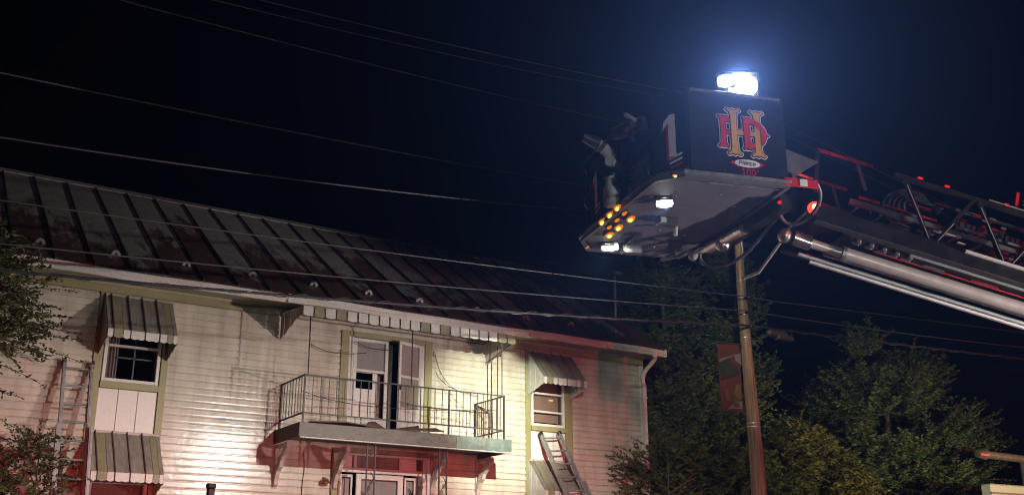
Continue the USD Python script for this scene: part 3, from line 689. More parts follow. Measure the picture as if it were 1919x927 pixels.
MB().tube(pchip([(6.9, -.03, 3.98), (6.92, -.035, 3.6), (6.9, -.03, 3.2), (6.93, -.03, 1.3)], 16), .008, 5).build('service_wire', 'cable_black', house)
MB().box((6.2, -2.6, .0), (10.4, -.04, 1.15)).build('porch', 'stone_base', house)

# ================================================================== ladders leaning on the house
def ladder(name, label, top, foot, width, rungs, fly, group=None):
    """two rails each; fly: length of the upper section"""
    t = thing(name, label, 'ladder', group='ladders leaning on the house')
    top, foot = np.array(top, float), np.array(foot, float); d = norm(foot - top); L = np.linalg.norm(foot - top)
    ax = norm(np.array([1., 0, 0]) - d * d[0]); nrm = np.cross(d, ax); nrm = nrm if nrm[1] < 0 else -nrm
    for sec, (a, b, off, hw) in enumerate(((0, fly, .0, width / 2 - .035), (fly * .33, L, .06, width / 2))):
        for s in (-1, 1):
            o = ax * s * hw + nrm * off
            mb = MB().bar(top + o + d * a, top + o + d * b, .034, .10, up=nrm)
            for q in (-1, 1): mb.bar(top + o + nrm * q * .04 - ax * s * .018 + d * a, top + o + nrm * q * .04 - ax * s * .018 + d * b, .03, .008, up=nrm)
            r = mb.build('rail', 'ladder_rail', t)
            if sec == 0: MB().bar(top + o - d * .02, top + o + d * .05, .045, .1, up=nrm).build('end_cap', 'black_metal', r)
        k = a + .12 if sec == 0 else a + .14
        while k < b - .05:
            if sec == 0 or k > fly:
                o = nrm * off; MB().tube([top + o + d * k - ax * hw, top + o + d * k + ax * hw], .017, 8).build('rung', 'ladder_rail', t)
            k += .305
    return t


ladder('extension_ladder', 'grey extension ladder standing nearly upright beside the upper left window', (2.98, -.09, 5.12), (2.99, -1.42, .1), .50, 16, 3.4)
ladder('extension_ladder', 'grey extension ladder leaning right below the upper right window', (12.06, -.14, 4.66), (12.60, -2.55, .1), .54, 14, 3.6)

# ================================================================== utility pole, wires
PX, PY = 14.97, -2.9
PR = lambda z: .195 - .0135 * z
pole = thing('utility_pole', 'weathered wooden utility pole in front of the house corner under the aerial platform', 'utility pole', (PX, PY, 0))
zs = np.linspace(0, 10.9, 24)
pts = np.column_stack([.03 * np.sin(zs * .6), .02 * np.cos(zs * .8), zs]); mb = MB().tube(pts, PR(zs), 20)
mb.build('shaft', 'pole_wood', pole, smooth=50)
for zz in (6.42, 6.9, 7.25, 4.65, 4.72, 7.6):
    rb = PR(zz); MB().lathe([(rb - .01, 0), (rb + .008, 0), (rb + .008, .02), (rb - .01, .02)], frame((.03 * math.sin(zz * .6), .02 * math.cos(zz * .8), zz), (1, 0, 0), (0, 1, 0), (0, 0, 1)), 20).build('band', 'aluminium' if zz > 6.8 and zz < 7 else 'ladder_rail', pole)
MB().cbox((-.045, -.10, 8.15), (.0, -.06, 8.45)).build('tag_plate', 'aluminium', pole)
for zz in (6.64, 6.94, 7.23): MB().cbox((-.07, -.22, zz - .03), (.03, -.08, zz + .02)).build('clamp', 'black_metal', pole)
MB().bar((-.1, .12, 10.35), (-.1, -1.1, 10.35), .09, .11).build('crossarm', 'pole_wood', pole)
for zz, yy in ((10.45, -.1), (10.45, -1.0)): MB().lathe([(0, 0), (.045, 0), (.03, .05), (.05, .07), (.02, .12), (0, .12)], frame((-.1, yy, zz), (1, 0, 0), (0, 1, 0), (0, 0, 1)), 10).build('insulator', 'lamp_frame_white', pole)


def wire(label, pts, r, material='wire', name='overhead_wire', off=-.18):
    p = np.array([(x, PY + off, z) for x, z in pts]); n = 60
    A = np.polyfit(p[:, 0], p[:, 2], 2); xs = np.linspace(-14, PX, n)
    zs_ = np.polyval(A, xs); zs_[-1] = zs_[-1]
    P = np.column_stack([xs, np.full(n, PY + off), zs_])
    t = MB().tube(P, r, 6).build(name, material); tag(t, label, 'wire', 'overhead wires'); return P[-1]


ends = {}
ends['w1'] = wire('topmost thin overhead wire crossing the black sky', [(4.17, 10.67), (6.61, 10.8), (9.92, 11.04), (13.32, 11.36)], .010)
ends['w2'] = wire('second thin overhead wire from the top, close under the topmost', [(3.46, 10.44), (6.62, 10.59), (9.92, 10.86), (13.05, 11.17)], .008)
ends['w3'] = wire('third overhead wire from the top, meeting the platform beside its white box lamp', [(2.11, 10.01), (6.64, 10.09), (9.91, 10.2), (12.05, 10.32)], .010)
ends['w4'] = wire('bright overhead wire across mid sky ending at the left side of the platform', [(1.01, 8.42), (3.61, 8.47), (6.71, 8.6), (11.5, 8.83)], .012)
ends['w5'] = wire('twisted overhead wire just above the roof ridge', [(1.14, 7.48), (3.69, 7.62), (6.74, 7.87), (11.34, 8.36)], .013)
for kk, lab, r, mt, L_, R_ in (
        ('a', 'upper cable passing over the middle of the rusty roof to the pole', .011, 'wire', [(1.26, 6.59), (3.93, 6.68), (7.76, 6.86), (13.09, 7.13), (14.91, 7.23)], [(14.91, 7.23), (16.2, 7.29), (20.02, 7.47), (24.46, 7.69)]),
        ('b', 'middle cable passing over the lower roof to the pole', .012, 'wire', [(1.34, 5.99), (4.87, 6.2), (7.77, 6.39), (13.07, 6.79), (14.91, 6.94)], [(14.91, 6.94), (17.52, 6.99), (20.89, 7.14), (24.37, 7.3)]),
        ('c', 'thick dark cable bundle running along the gutter to the pole', .022, 'cable_black', [(1.39, 5.63), (4.01, 5.78), (7.78, 6.03), (13.05, 6.48), (14.92, 6.64)], [(14.92, 6.64), (17.48, 6.73), (20.84, 6.86), (24.29, 7.01)])):
    A, B_ = np.polyfit(*np.array(L_).T, 2), np.polyfit(*np.array(R_).T, 2); off = -.19
    xa, xb = np.linspace(-14, PX, 50), np.linspace(PX, 45, 40)[1:]
    za, zb = np.polyval(A, xa), np.polyval(B_, xb); zb += (za[-1] - zb[0]) * np.exp(-(xb - PX) / 2)
    P = np.column_stack([np.r_[xa, xb], np.full(89, PY + off), np.r_[za, zb]])
    t = MB().tube(P, r, 7).build('overhead_cable', mt); tag(t, lab, 'cable', 'cables on the utility pole')
    if kk == 'c':
        xs = np.linspace(-13, 44, 700); zs_ = np.interp(xs, P[:, 0], P[:, 2]); a = xs * 9
        t2 = MB().tube(np.column_stack([xs, PY + off + .034 * np.sin(a), zs_ + .034 * np.cos(a)]), .006, 4).build('lashing_wire', 'wire'); tag(t2, 'thin lashing wire wound round the thick cable along the gutter', 'wire')
for lab, z0, z1 in (('faint wire leaving the pole to the right above the boom', 11.75, 11.0), ('second faint wire to the right just below the other above the boom', 11.5, 10.7)):
    xs = np.linspace(PX, 30, 20); t = MB().tube(np.column_stack([xs, np.full(20, PY - .1), z0 - .1 + (z1 - z0) * (xs - PX) / 5]), .008, 5).build('overhead_wire', 'wire'); tag(t, lab, 'wire', 'overhead wires')
sp = thing('splice_closure', 'pinkish splice box hanging on the thick cable right of the pole', 'cable box', (15.85, PY - .19, 6.56))
MB().mesh(trimesh.creation.capsule(height=.42, radius=.075).apply_transform(frame((-.21, 0, 0), (0, 0, 1), (0, 1, 0), (-1, 0, 0)) @ np.diag([1, 1, -1, 1]))).build('case', 'splice_case', sp, smooth=40)
MB().cbox((-.24, -.07, -.11), (.20, .07, .0), .02).build('lower_half', 'splice_case', sp)
for xx in (-.2, .2): MB().bar((xx, 0, .0), (xx, 0, .12), .03, .03, up=(0, 1, 0)).build('hanger', 'black_metal', sp)

# street banner on the pole
bn = thing('street_banner', 'colourful orange, green and yellow banner hanging on the left of the utility pole', 'banner', (14.80, PY, 0))
for zz in (6.28, 4.93): MB().tube([(0, 0, zz), (-.68, -.02, zz - .03)], .018, 8).build('arm', 'iron', bn)
def cloth(poly, y, mt, nm):
    mb = MB().prism(poly, .004, XZ(0)); v, f = mb.arrays(); v = v.copy(); v[:, 1] += y + .03 * np.sin(v[:, 0] * 9 + v[:, 2] * 3); mb = MB().add(v, f); mb.build(nm, mt, bn)
cloth(sbox(-.62, 4.95, -.06, 6.25), 0, 'banner_orange', 'cloth')
cloth(Polygon([(-.62, 5.92), (-.06, 6.10), (-.06, 5.86), (-.30, 5.98), (-.62, 5.86)]), -.008, 'banner_white', 'print_panel')
cloth(Polygon([(-.62, 5.86), (-.28, 5.99), (-.07, 5.74), (-.10, 5.66), (-.62, 5.52)]), -.008, 'banner_green', 'print_panel')
cloth(Polygon([(-.30, 5.40), (-.08, 5.50), (-.08, 5.18), (-.28, 5.26)]), -.008, 'banner_yellow', 'print_panel')
cloth(Polygon([(-.36, 5.42), (-.30, 5.48), (-.27, 5.20), (-.10, 5.16), (-.08, 5.0), (-.30, 5.02)]), -.012, 'banner_leaf', 'print_panel')
cloth(Polygon([(-.56, 5.32), (-.46, 5.36), (-.40, 5.12), (-.52, 5.10)]), -.008, 'banner_yellow', 'print_panel')
cloth(Polygon([(-.5, 4.95), (-.06, 5.0), (-.06, 5.14), (-.25, 5.12)]), -.014, 'banner_white', 'print_panel')

# black post end near the camera
bp = thing('black_post', 'black square post end poking up in front of the lit wall', 'post', (2.257, -10.36, 0))
MB().cbox((-.025, -.025, 0), (.025, .025, 2.30)).build('post', 'black_metal', bp); MB().cbox((-.03, -.03, 2.30), (.03, .03, 2.335)).build('cap', 'black_metal', bp)

# ================================================================== LADDER TRUCK with aerial platform
TK = thing('ladder_truck', 'aerial fire truck whose black platform with gold and red letters hangs above the street', 'fire truck')
NL = np.array([7.60, -9.24, 6.2]); PT = TZ(NL, -17.0)
PV = lambda u, v, z: PT[:3, :3] @ np.array([u, v, z]) + PT[:3, 3]
foot = Polygon([(.22, 0), (1.56, 0), (1.56, 2.35), (1.42, 2.95), (.04, 2.95), (-.17, 2.58), (-.04, .22)])
plat = MB().prism(foot.buffer(-.03), .07, frame((0, 0, .03), (1, 0, 0), (0, 1, 0), (0, 0, 1))).build('platform', 'platform_floor', TK, M=PT)
MB().prism(foot.buffer(.025).difference(foot.buffer(-.028)), .10, frame((0, 0, .0), (1, 0, 0), (0, 1, 0), (0, 0, 1))).build('bumper_rim', 'boom_grey', plat, M=PT)
MB().prism(foot.buffer(.05).difference(foot.buffer(.027)), .035, frame((0, 0, .05), (1, 0, 0), (0, 1, 0), (0, 0, 1))).build('rub_strip', 'aluminium', plat, M=PT)
# floor sheets with visible joints
for a, b in ((.14, 1.02), (1.03, 2.28), (2.30, 2.90)):
    MB().prism(foot.buffer(-.06).intersection(sbox(-.3, a, 1.7, b)), .006, frame((0, 0, .022), (1, 0, 0), (0, 1, 0), (0, 0, 1))).build('floor_sheet', 'platform_floor', plat, M=PT)
MB().box((.55, .12, .012), (1.52, .135, .022)).build('floor_trim', 'aluminium', plat, M=PT); MB().box((.40, 2.28, .008), (1.40, 2.305, .022)).build('floor_channel', 'boom_black', plat, M=PT)
for u_, v_ in ((.36, .5), (.9, .45), (1.25, .8), (.7, 1.9), (.38, 1.05), (1.1, 2.0), (1.3, 2.6), (.9, 2.6)):
    MB().lathe([(0, 0), (.014, 0), (.016, .008), (0, .01)], frame((u_, v_, .012), (1, 0, 0), (0, 1, 0), (0, 0, 1)), 8).build('bolt', 'aluminium', plat, M=PT)


def panel(p0, p1, z0, z1, material, th=.03, name='guard_panel', label=None):
    a, b = np.array([*p0, 0.]), np.array([*p1, 0.]); d = norm(b - a); nrm = np.array([d[1], -d[0], 0])
    T = frame(a, d, (0, 0, 1), nrm); L = np.linalg.norm(b - a)
    r = .06; pl = sbox(r, z0 + r, L - r, z1 - r).buffer(r, quad_segs=4)
    path = MB().prism(pl, th, T).build(name, material, TK, M=PT, label=label); return T, L, path


Tn, Ln, front = panel((.30, .0), (1.54, .0), .10, 1.14, 'platform_black')
Tc, Lc, ch_ = panel((-.02, .30), (.28, .01), .12, 1.10, 'platform_black')
panel((1.55, .03), (1.55, 1.1), .10, 1.12, 'platform_black'); panel((1.55, 1.9), (1.44, 2.9), .10, 1.12, 'platform_black')
panel((1.40, 2.95), (.06, 2.95), .10, 1.10, 'platform_black')
Tf, Lf, far_ = panel((-.15, 2.2), (-.12, 1.55), .12, 1.0, 'platform_black')
# perforated step gate on the long side
Ts, Ls, gate = panel((-.10, .92), (-.05, .36), .08, .16, 'boom_grey', name='gate_sill')
mb = MB()
for i in range(9):
    for q in (0, 1):
        a, b = (i / 8 * .52, 0), (i / 8 * .52 + (.26 if q else -.26), .26)
        x0_, x1_ = a[0], b[0]; t1 = 1.0
        if x1_ < 0: t1 = x0_ / (x0_ - x1_)
        if x1_ > .52: t1 = (.52 - x0_) / (x1_ - x0_)
        if t1 > .05: mb.bar((x0_ + .02, .17, .0), (x0_ + .02 + (x1_ - x0_) * t1, .17 + .26 * t1, .0), .014, .012, up=(0, 0, 1))
mb.build('mesh_screen', 'aluminium', plat, M=PT @ Ts)
# rails
rail_pts = [(-.03, .3), (.28, 0), (1.55, 0), (1.55, 2.3), (1.42, 2.92), (.05, 2.92), (-.15, 2.58), (-.03, .3)]
for zz in (1.16, .62):
    for p, q in zip(rail_pts, rail_pts[1:]): MB().tube([(*p, zz), (*q, zz)], .022, 8).build('handrail', 'platform_black', plat, M=PT)
for p in rail_pts[:-1] + [(-.09, 1.3), (-.07, .95), (-.12, 2.0)]: MB().tube([(*p, .08), (*p, 1.16)], .02, 8).build('stanchion', 'platform_black', plat, M=PT)


def decal(poly, T, material, lift, parent, name='lettering', th=.0015):
    MB().prism(poly, th, T @ frame((0, 0, lift), (1, 0, 0), (0, 1, 0), (0, 0, 1))).build(name, material, parent, M=PT)


def textpoly(s, h, bold=True):
    me = meshkit.text_mesh(s, h, .002, bold); top = me.faces[np.isclose(me.vertices[me.faces][:, :, 2], .002).all(1)]
    return unary_union([Polygon(me.vertices[t][:, :2]).buffer(1e-5) for t in top]).simplify(.0005).buffer(0)


def serif_I(xc, z0, z1, w, sw):
    """tuscan stem with flared forked ends"""
    h = (z1 - z0)
    half = [(w / 2, z0 + h * .16), (w / 2 * .92, (z0 + z1) / 2), (w / 2, z1 - h * .16), (w / 2 + .01, z1 - h * .08), (sw / 2, z1 - h * .03), (sw / 2 * .8, z1), (w * .25, z1 - h * .035), (0, z1)]
    bot = [(0, z0), (w * .25, z0 + h * .035), (sw / 2 * .8, z0), (sw / 2, z0 + h * .03), (w / 2 + .01, z0 + h * .08)]
    r_ = bot + half; return Polygon([(xc + x, z) for x, z in r_] + [(xc - x, z) for x, z in r_[::-1]]).buffer(0)


# department letters: gold H across, red F to the left, red D to the right (panel coordinates from its left end)
o = .36
Hs = unary_union([serif_I(o + .215, .34, .94, .078, .185), serif_I(o + .525, .34, .94, .078, .185), sbox(o + .215, .605, o + .525, .665)])
Fs = unary_union([serif_I(o + .075, .43, .84, .062, .13), sbox(o + .06, .765, o + .23, .825), sbox(o + .06, .60, o + .255, .65)])
cx = o + .40
Do = Polygon([(o + .345, .83)] + [(cx + .24 * math.cos(t), .635 + .195 * math.sin(t)) for t in np.linspace(math.pi / 2, .08, 9)] + [(cx + .275, .635)] + [(cx + .24 * math.cos(t), .635 + .195 * math.sin(t)) for t in np.linspace(-.08, -math.pi / 2, 9)] + [(o + .345, .44)])
Di = Polygon([(cx + .02, .765)] + [(cx + .02 + .14 * math.cos(t), .635 + .13 * math.sin(t)) for t in np.linspace(math.pi / 2, -math.pi / 2, 13)] + [(cx + .02, .505)])
Do, Di = Do.buffer(0), Di.buffer(0); Ds = unary_union([Do.difference(Di), serif_I(o + .385, .425, .845, .055, .11)])
allp = unary_union([Hs, Fs, Ds])
decal(allp.buffer(.022), Tn, 'decal_white', .031, front, 'letter_outline'); decal(allp.buffer(.012), Tn, 'decal_black', .0335, front, 'letter_outline')
decal(Fs, Tn, 'decal_red', .036, front); decal(Hs.buffer(.005), Tn, 'decal_black', .0385, front, 'letter_outline'); decal(Hs, Tn, 'decal_gold', .041, front)
decal(Ds.difference(sbox(o + .482, .3, o + .568, .70)).buffer(.003), Tn, 'decal_black', .0435, front, 'letter_outline'); decal(Ds.difference(sbox(o + .482, .3, o + .568, .70)), Tn, 'decal_red', .046, front)
el = affinity.scale(Point(o + .365, .245).buffer(1, 24), .165, .05); tips = unary_union([affinity.scale(el, 1.0, 1.05), Polygon([(o + .135, .245), (o + .255, .295), (o + .255, .195)]), Polygon([(o + .595, .245), (o + .475, .295), (o + .475, .195)])])
decal(tips, Tn, 'decal_red', .031, front, 'badge'); decal(el, Tn, 'decal_white', .0335, front, 'badge')
tp = affinity.skew(textpoly('Pierce', .055, False), 14); decal(affinity.translate(tp, o + .25, .222), Tn, 'decal_black', .036, front)
decal(affinity.translate(textpoly("100'", .075, True), o + .275, .10), Tn, 'decal_red', .031, front)
one = Polygon([(.10, .30), (.10, .74), (.04, .66), (.04, .75), (.12, .84), (.19, .84), (.19, .30)])
for T_, par, s in ((Tc, ch_, 1.0), (Tf, far_, .95)):
    q = affinity.translate(affinity.scale(one, s, s, origin=(0, 0)), .10, 0); decal(affinity.translate(q, -.03, -.045), T_, 'decal_red', .031, par, 'numeral'); decal(q, T_, 'decal_white', .0335, par, 'numeral')
    for i in range(3): decal(Polygon([(.20, .26 - i * .06), (.36, .31 - i * .06), (.36, .335 - i * .06), (.20, .285 - i * .06)]), T_, 'decal_white' if i < 2 else 'decal_red', .031, par, 'stripe')

for T_, L_, par, n_ in ((Tn, Ln, front, 7), (Tc, Lc, ch_, 3)):
    for i in range(n_):
        for zz in (.135, 1.105) if n_ > 3 else (.155, 1.065):
            MB().lathe([(0, .006), (.008, .005), (.011, 0), (0, 0)], PT @ T_ @ frame((.04 + (L_ - .08) * i / (n_ - 1), zz, .03), (1, 0, 0), (0, 1, 0), (0, 0, 1)), 8).build('rivet', 'lamp_body', par)
MB().cbox((.02, .60 + .52, .03), (Ln - .02, .635 + .52, .045), .004).build('edge_trim', 'boom_grey', front, M=PT @ Tn)
# top floodlight (lit) with yoke
def floodlight(c, face, w, h, lens, name='floodlight', body='lamp_body'):
    """c local centre, face local direction; returns world pos of the lens"""
    z_ = norm(face); x_ = norm(np.cross((0, 0, 1.), z_)) if abs(z_[2]) < .95 else np.array([1., 0, 0]); y_ = np.cross(z_, x_); T = frame(c, x_, y_, z_)
    p = MB().cbox((-w / 2, -h / 2, -.09), (w / 2, h / 2, -.004), .02).build(name, body, TK, M=PT @ T)
    MB().prism(sbox(-w / 2, -h / 2, w / 2, h / 2).difference(sbox(-w / 2 + .02, -h / 2 + .02, w / 2 - .02, h / 2 - .02)), .02, frame((0, 0, -.004), (1, 0, 0), (0, 1, 0), (0, 0, 1))).build('bezel', 'lamp_frame_white' if body != 'lamp_body' else body, p, M=PT @ T)
    if lens: MB().mesh(trimesh.creation.icosphere(3, 1.0).apply_transform(np.diag([w * .47, h * .47, .045, 1]))).build('lens', lens, p, M=PT @ T, smooth=True)
    MB().bar((0, -h / 2 - .10, -.05), (0, -h / 2, -.05), .05, .03).build('yoke', body, p, M=PT @ T)
    W = PT @ T; return W[:3, 3], p, W


WH = (1.0, 0.95, 0.86)
f0, p0, _ = floodlight((1.06, .02, 1.30), (-.3, -.95, -.25), .40, .32, 'lens_white'); f1, p1, _ = floodlight((.84, .02, 1.33), (-.5, -.85, -.2), .22, .18, 'lens_white')
spot(p0 + '/lamp', f0 + PT[:3, :3] @ np.array([-.06, -.10, .03]), f0 + PT[:3, :3] @ np.array([-.36, -1.0, .5]), 260 * WIDE, (.9, .96, 1.0), 84, .2, r=.05)
spot(p1 + '/lamp', f0 + PT[:3, :3] @ np.array([.14, .02, .16]), (17.6, -2.2, 7.0), 620 * WIDE, (1.0, .88, .66), 25, .9, r=.03)  # added spill for the pole and trees, aimed away from this lens
# scene light that throws the bright pool on the wall, on the far side of the rail
KEYP = PV(.265, .715, -.11)
f3, p3, W3 = floodlight((.27, .73, -.05), (-.12, -.35, -.93), .24, .17, 'lens_small')
for da, pw_ in ((-42, 1.0), (-24, .85), (-6, .85), (12, .85), (31, 1.35)):                # four optics of one lamp head, side by side
    a_ = math.radians(da); spot(p3 + '/lamp', KEYP, KEYP + np.array([math.sin(a_) * 5, math.cos(a_) * 5, -2.05]), 450 * WIDE * pw_, WH, 27, 1.0, r=.035)
spot(p3 + '/beam', PV(.29, .74, -.11), (10.75, 0, 4.85), 3700 * KEY, (.97, 1.0, .80), 12, 1.0, r=.035)
f4, p4, W4 = floodlight((.20, 2.58, -.05), (-.12, -.3, -.93), .20, .14, 'lens_small')
spot(p4 + '/lamp', PV(.20, 2.58, -.12), (6.0, -4, 1.0), 60 * WIDE, WH, 60, .5)
MB().cbox((.40, 2.48, -.12), (.68, 2.64, .02), .02).build('lamp_box', 'lamp_body', plat, M=PT); MB().cbox((.26, 2.50, -.10), (.34, 2.62, .02), .02).build('lamp_lens', 'lamp_glass', plat, M=PT)
MB().cbox((.45, 1.34, -.09), (.74, 1.50, .02), .02).build('lamp_box', 'lamp_body', plat, M=PT); MB().cbox((.47, 1.325, -.075), (.55, 1.342, -.0), .01).build('lamp_lens', 'lamp_glass', plat, M=PT)
MB().bar((.46, 2.05, -.0), (.46, 2.45, -.0), .09, .05).build('support_arm', 'boom_black', plat, M=PT)
MB().tube([PV(.80, 1.62, .02) - PT[:3, 3], PV(.80, 1.62, -.14) - PT[:3, 3]], .03, 10).build('drain_valve', 'lamp_glass', plat, M=frame(PT[:3, 3], (1, 0, 0), (0, 1, 0), (0, 0, 1)))
# amber lamps
def led(u, v, z, w, d, h, m1, m2='led_amber'):
    amber = 'amber' in m2
    p = MB().mesh(trimesh.creation.icosphere(2, 1.0).apply_transform(np.diag([w / 2, d / 2, h / 2, 1]))).build(m1, 'led_amber_dim' if amber else m2, TK, M=PT @ frame((u, v, z), (1, 0, 0), (0, 1, 0), (0, 0, 1)), smooth=True)
    if amber:
        MB().mesh(trimesh.creation.icosphere(1, 1.0).apply_transform(np.diag([w * .26, d * .26, h * .3, 1]))).build('bulb', m2, p, M=PT @ frame((u - w * .15, v - d * .12, z - h * .32), (1, 0, 0), (0, 1, 0), (0, 0, 1)), smooth=True)
        MB().cbox((u - w * .6, v - d * .6, z), (u + w * .6, v + d * .6, z + h * .45), .01).build('housing', 'lamp_body', p, M=PT)
for v_ in (1.27, 1.54, 1.83):
    led(-.145 + .01 * (1.5 - v_), v_, .05, .07, .19, .10, 'amber_lamp'); led(-.02, v_ + .07, .0, .05, .14, .05, 'amber_lamp', 'led_amber_dim')
for u_, v_ in ((.12, 1.48), (.09, 1.84), (.08, 2.16)): led(u_, v_, -.01, .10, .20, .09, 'amber_lamp')
led(.17, .06, .04, .16, .06, .06, 'amber_lamp'); led(-.02, 2.82, .02, .06, .08, .06, 'amber_lamp', 'led_amber_dim')
# unlit scene lamp and water cannon on the long side
f5, p5, W5 = floodlight((-.08, .98, 1.02), (-.80, -.45, -.18), .52, .17, None, 'box_lamp', 'lamp_frame_white')
for i in range(3): MB().box((-.24 + i * .165, -.06, -.003), (-.09 + i * .165, .06, .002)).build('cell', 'shade_grey', p5, M=W5)
mon = MB().tube(pchip([(-.22, 1.15, .15), (-.24, 1.18, .4), (-.20, 1.22, .62), (-.28, 1.25, .80), (-.42, 1.22, .88)], 24), .075, 12).build('water_cannon', 'lamp_frame_white', TK, M=PT, smooth=40)

for q in (((-.225, 1.16, .25), (-.235, 1.17, .31)), ((-.205, 1.215, .60), (-.20, 1.225, .66)), ((-.33, 1.24, .83), (-.37, 1.23, .855))): MB().tube(q, .085, 12).build('collar', 'lamp_body', mon, M=PT)
MB().tube([(-.40, 1.22, .87), (-.62, 1.18, .93)], [.085, .055], 12).build('nozzle', 'lamp_body', mon, M=PT); MB().tube([(-.29, 1.10, .60), (-.12, 1.30, .60)], .07, 12).build('elbow', 'lamp_frame_white', mon, M=PT)
MB().mesh(trimesh.creation.icosphere(2, .11)).build('swivel', 'boom_black', mon, M=PT @ frame((-.23, 1.2, .45), (1, 0, 0), (0, 1, 0), (0, 0, 1)), smooth=True)
MB().cbox((-.30, 1.18, .05), (-.12, 1.38, .34), .03).build('valve_box', 'shade_grey', plat, M=PT); MB().cbox((-.22, .62, .85), (-.10, .80, 1.0), .03).build('control_box', 'lamp_body', plat, M=PT)
MB().tube(pchip([(-.10, .62, .95), (-.2, .7, 1.06), (-.14, .82, 1.10)], 10), .03, 8).build('handle', 'lamp_frame_white', plat, M=PT)
# yoke, cylinder and hoses on the boom side
MB().bar((1.72, .35, -.02), (1.62, 2.2, -.06), .16, .20).build('yoke_beam', 'boom_black', plat, M=PT); MB().bar((1.62, .2, .30), (1.62, 2.3, .30), .10, .24).build('yoke_beam', 'boom_black', plat, M=PT)
cy = MB().tube([(1.50, 2.12, -.10), (1.60, 1.25, -.10)], .075, 14).build('levelling_cylinder', 'chrome', TK, M=PT, smooth=40)
MB().tube([(1.47, 2.55, -.08), (1.50, 2.12, -.10)], .035, 10).build('piston', 'chrome', cy, M=PT); MB().mesh(trimesh.creation.icosphere(1, .07)).build('clevis', 'aluminium', cy, M=PT @ frame((1.47, 2.56, -.08), (1, 0, 0), (0, 1, 0), (0, 0, 1)))
MB().mesh(trimesh.creation.icosphere(2, .095)).build('gland', 'aluminium', cy, M=PT @ frame((1.545, 1.78, -.15), (1, 0, 0), (0, 1, 0), (0, 0, 1)), smooth=True)
for q in ([(1.48, 2.3, -.05), (1.60, 2.3, -.30), (1.85, 1.9, -.28), (1.9, 1.2, -.1), (1.95, .7, .0)], [(1.70, .5, -.02), (1.95, .6, -.22), (2.1, .3, -.1), (1.9, -.02, .12)], [(1.30, 2.75, .0), (1.12, 2.85, -.07), (1.22, 2.62, -.10), (1.4, 2.5, -.02)]):
    MB().tube(pchip(q, 24), .024, 8).build('hose', 'hose', plat, M=PT, smooth=40)
MB().cbox((1.50, -.035, .02), (1.95, -.01, .13)).build('reflective_strip', 'decal_red', plat, M=PT @ frame((0, 0, 0), (1, 0, 0), (0, 1, 0), (0, 0, 1)))
MB().cbox((1.70, -.042, .03), (1.80, -.036, .12)).build('reflective_patch', 'decal_white', plat, M=PT)
MB().prism(Polygon([(1.58, .55), (2.05, .42), (1.75, .22), (1.58, .25)]), .03, PT @ frame((0, .1, 0), (1, 0, 0), (0, 0, 1), (0, -1, 0))).build('gusset', 'boom_grey', plat)
led(1.63, .35, -.05, .05, .05, .05, 'red_lamp', 'led_red_dim')

# boom: local x along the boom away from the platform, -y is the near side
B0 = np.array([9.95, -8.90, 6.08]); BT = TZ(B0, -26.56, -16.26); BL = 12.2
boom = MB()
for s in (-1, 1):
    boom.box((.1, s * .60 - .05, -.08), (BL, s * .60 + .05, .12)); boom.box((.1, s * .60 - .11 * (s > 0) - .0 , .122), (BL, s * .60 + .11 * (s < 0), .135))
boom.box((.6, -.55, .02), (BL, .55, .05))
boom = boom.build('boom', 'boom_black', TK, M=BT)
for s, zz, mt in ((-1, -.082, 'boom_grey'), (1, -.082, 'boom_grey')): MB().box((.1, s * .60 - .06, zz - .01), (BL, s * .60 + .06, zz)).build('flange', mt, boom, M=BT)
for yy, x0_, zz in ((-.36, 1.45, -.02), (.27, 1.05, -.03), (.40, .6, -.04), (.50, .3, -.10), (.60, .5, -.12), (-.66, 2.0, .10)): MB().bar((x0_, yy, zz), (BL, yy, zz), .05, .035).build('slide_strip', 'decal_white', boom, M=BT)  # rail strips coloured white to carry bright streaks of light
pp = MB().tube([(.72, 0, -.12), (BL, 0, -.12)], .088, 20).build('water_pipe', 'pipe_silver', TK, M=BT, smooth=40)
MB().tube([(.28, 0, -.12), (.72, 0, -.12)], .062, 16).build('inner_pipe', 'pipe_silver', pp, M=BT, smooth=40); MB().tube([(.05, 0, -.12), (.28, 0, -.12)], .10, 16).build('coupling', 'chrome', pp, M=BT, smooth=40)
MB().mesh(trimesh.creation.icosphere(2, .10)).build('swivel_joint', 'aluminium', pp, M=BT @ frame((-.06, 0, -.12), (1, 0, 0), (0, 1, 0), (0, 0, 1)), smooth=True)
for xx in (.70, 3.55, 6.4, 9.2): MB().tube([(xx, 0, -.12), (xx + .05, 0, -.12)], .096, 20).build('pipe_collar', 'aluminium', pp, M=BT)
MB().tube([(-.06, 0, -.14), (-.10, .75, -.42), (-.25, .95, -.50)], .022, 8).build('support_strut', 'pipe_silver', boom, M=BT)
for yy in (-.28, .24):
    for i in range(5):
        xx = .78 + i * .17; MB().lathe([(0, 0), (.06, 0), (.06, .04), (0, .05)], BT @ frame((xx, yy, -.02), (1, 0, 0), (0, -1, 0), (0, 0, -1)), 10).build('roller', 'boom_grey', boom)
        MB().lathe([(0, 0), (.014, 0), (.012, .015), (0, .018)], BT @ frame((xx + .02, yy, -.07), (1, 0, 0), (0, -1, 0), (0, 0, -1)), 8).build('bolt', 'chrome', boom)
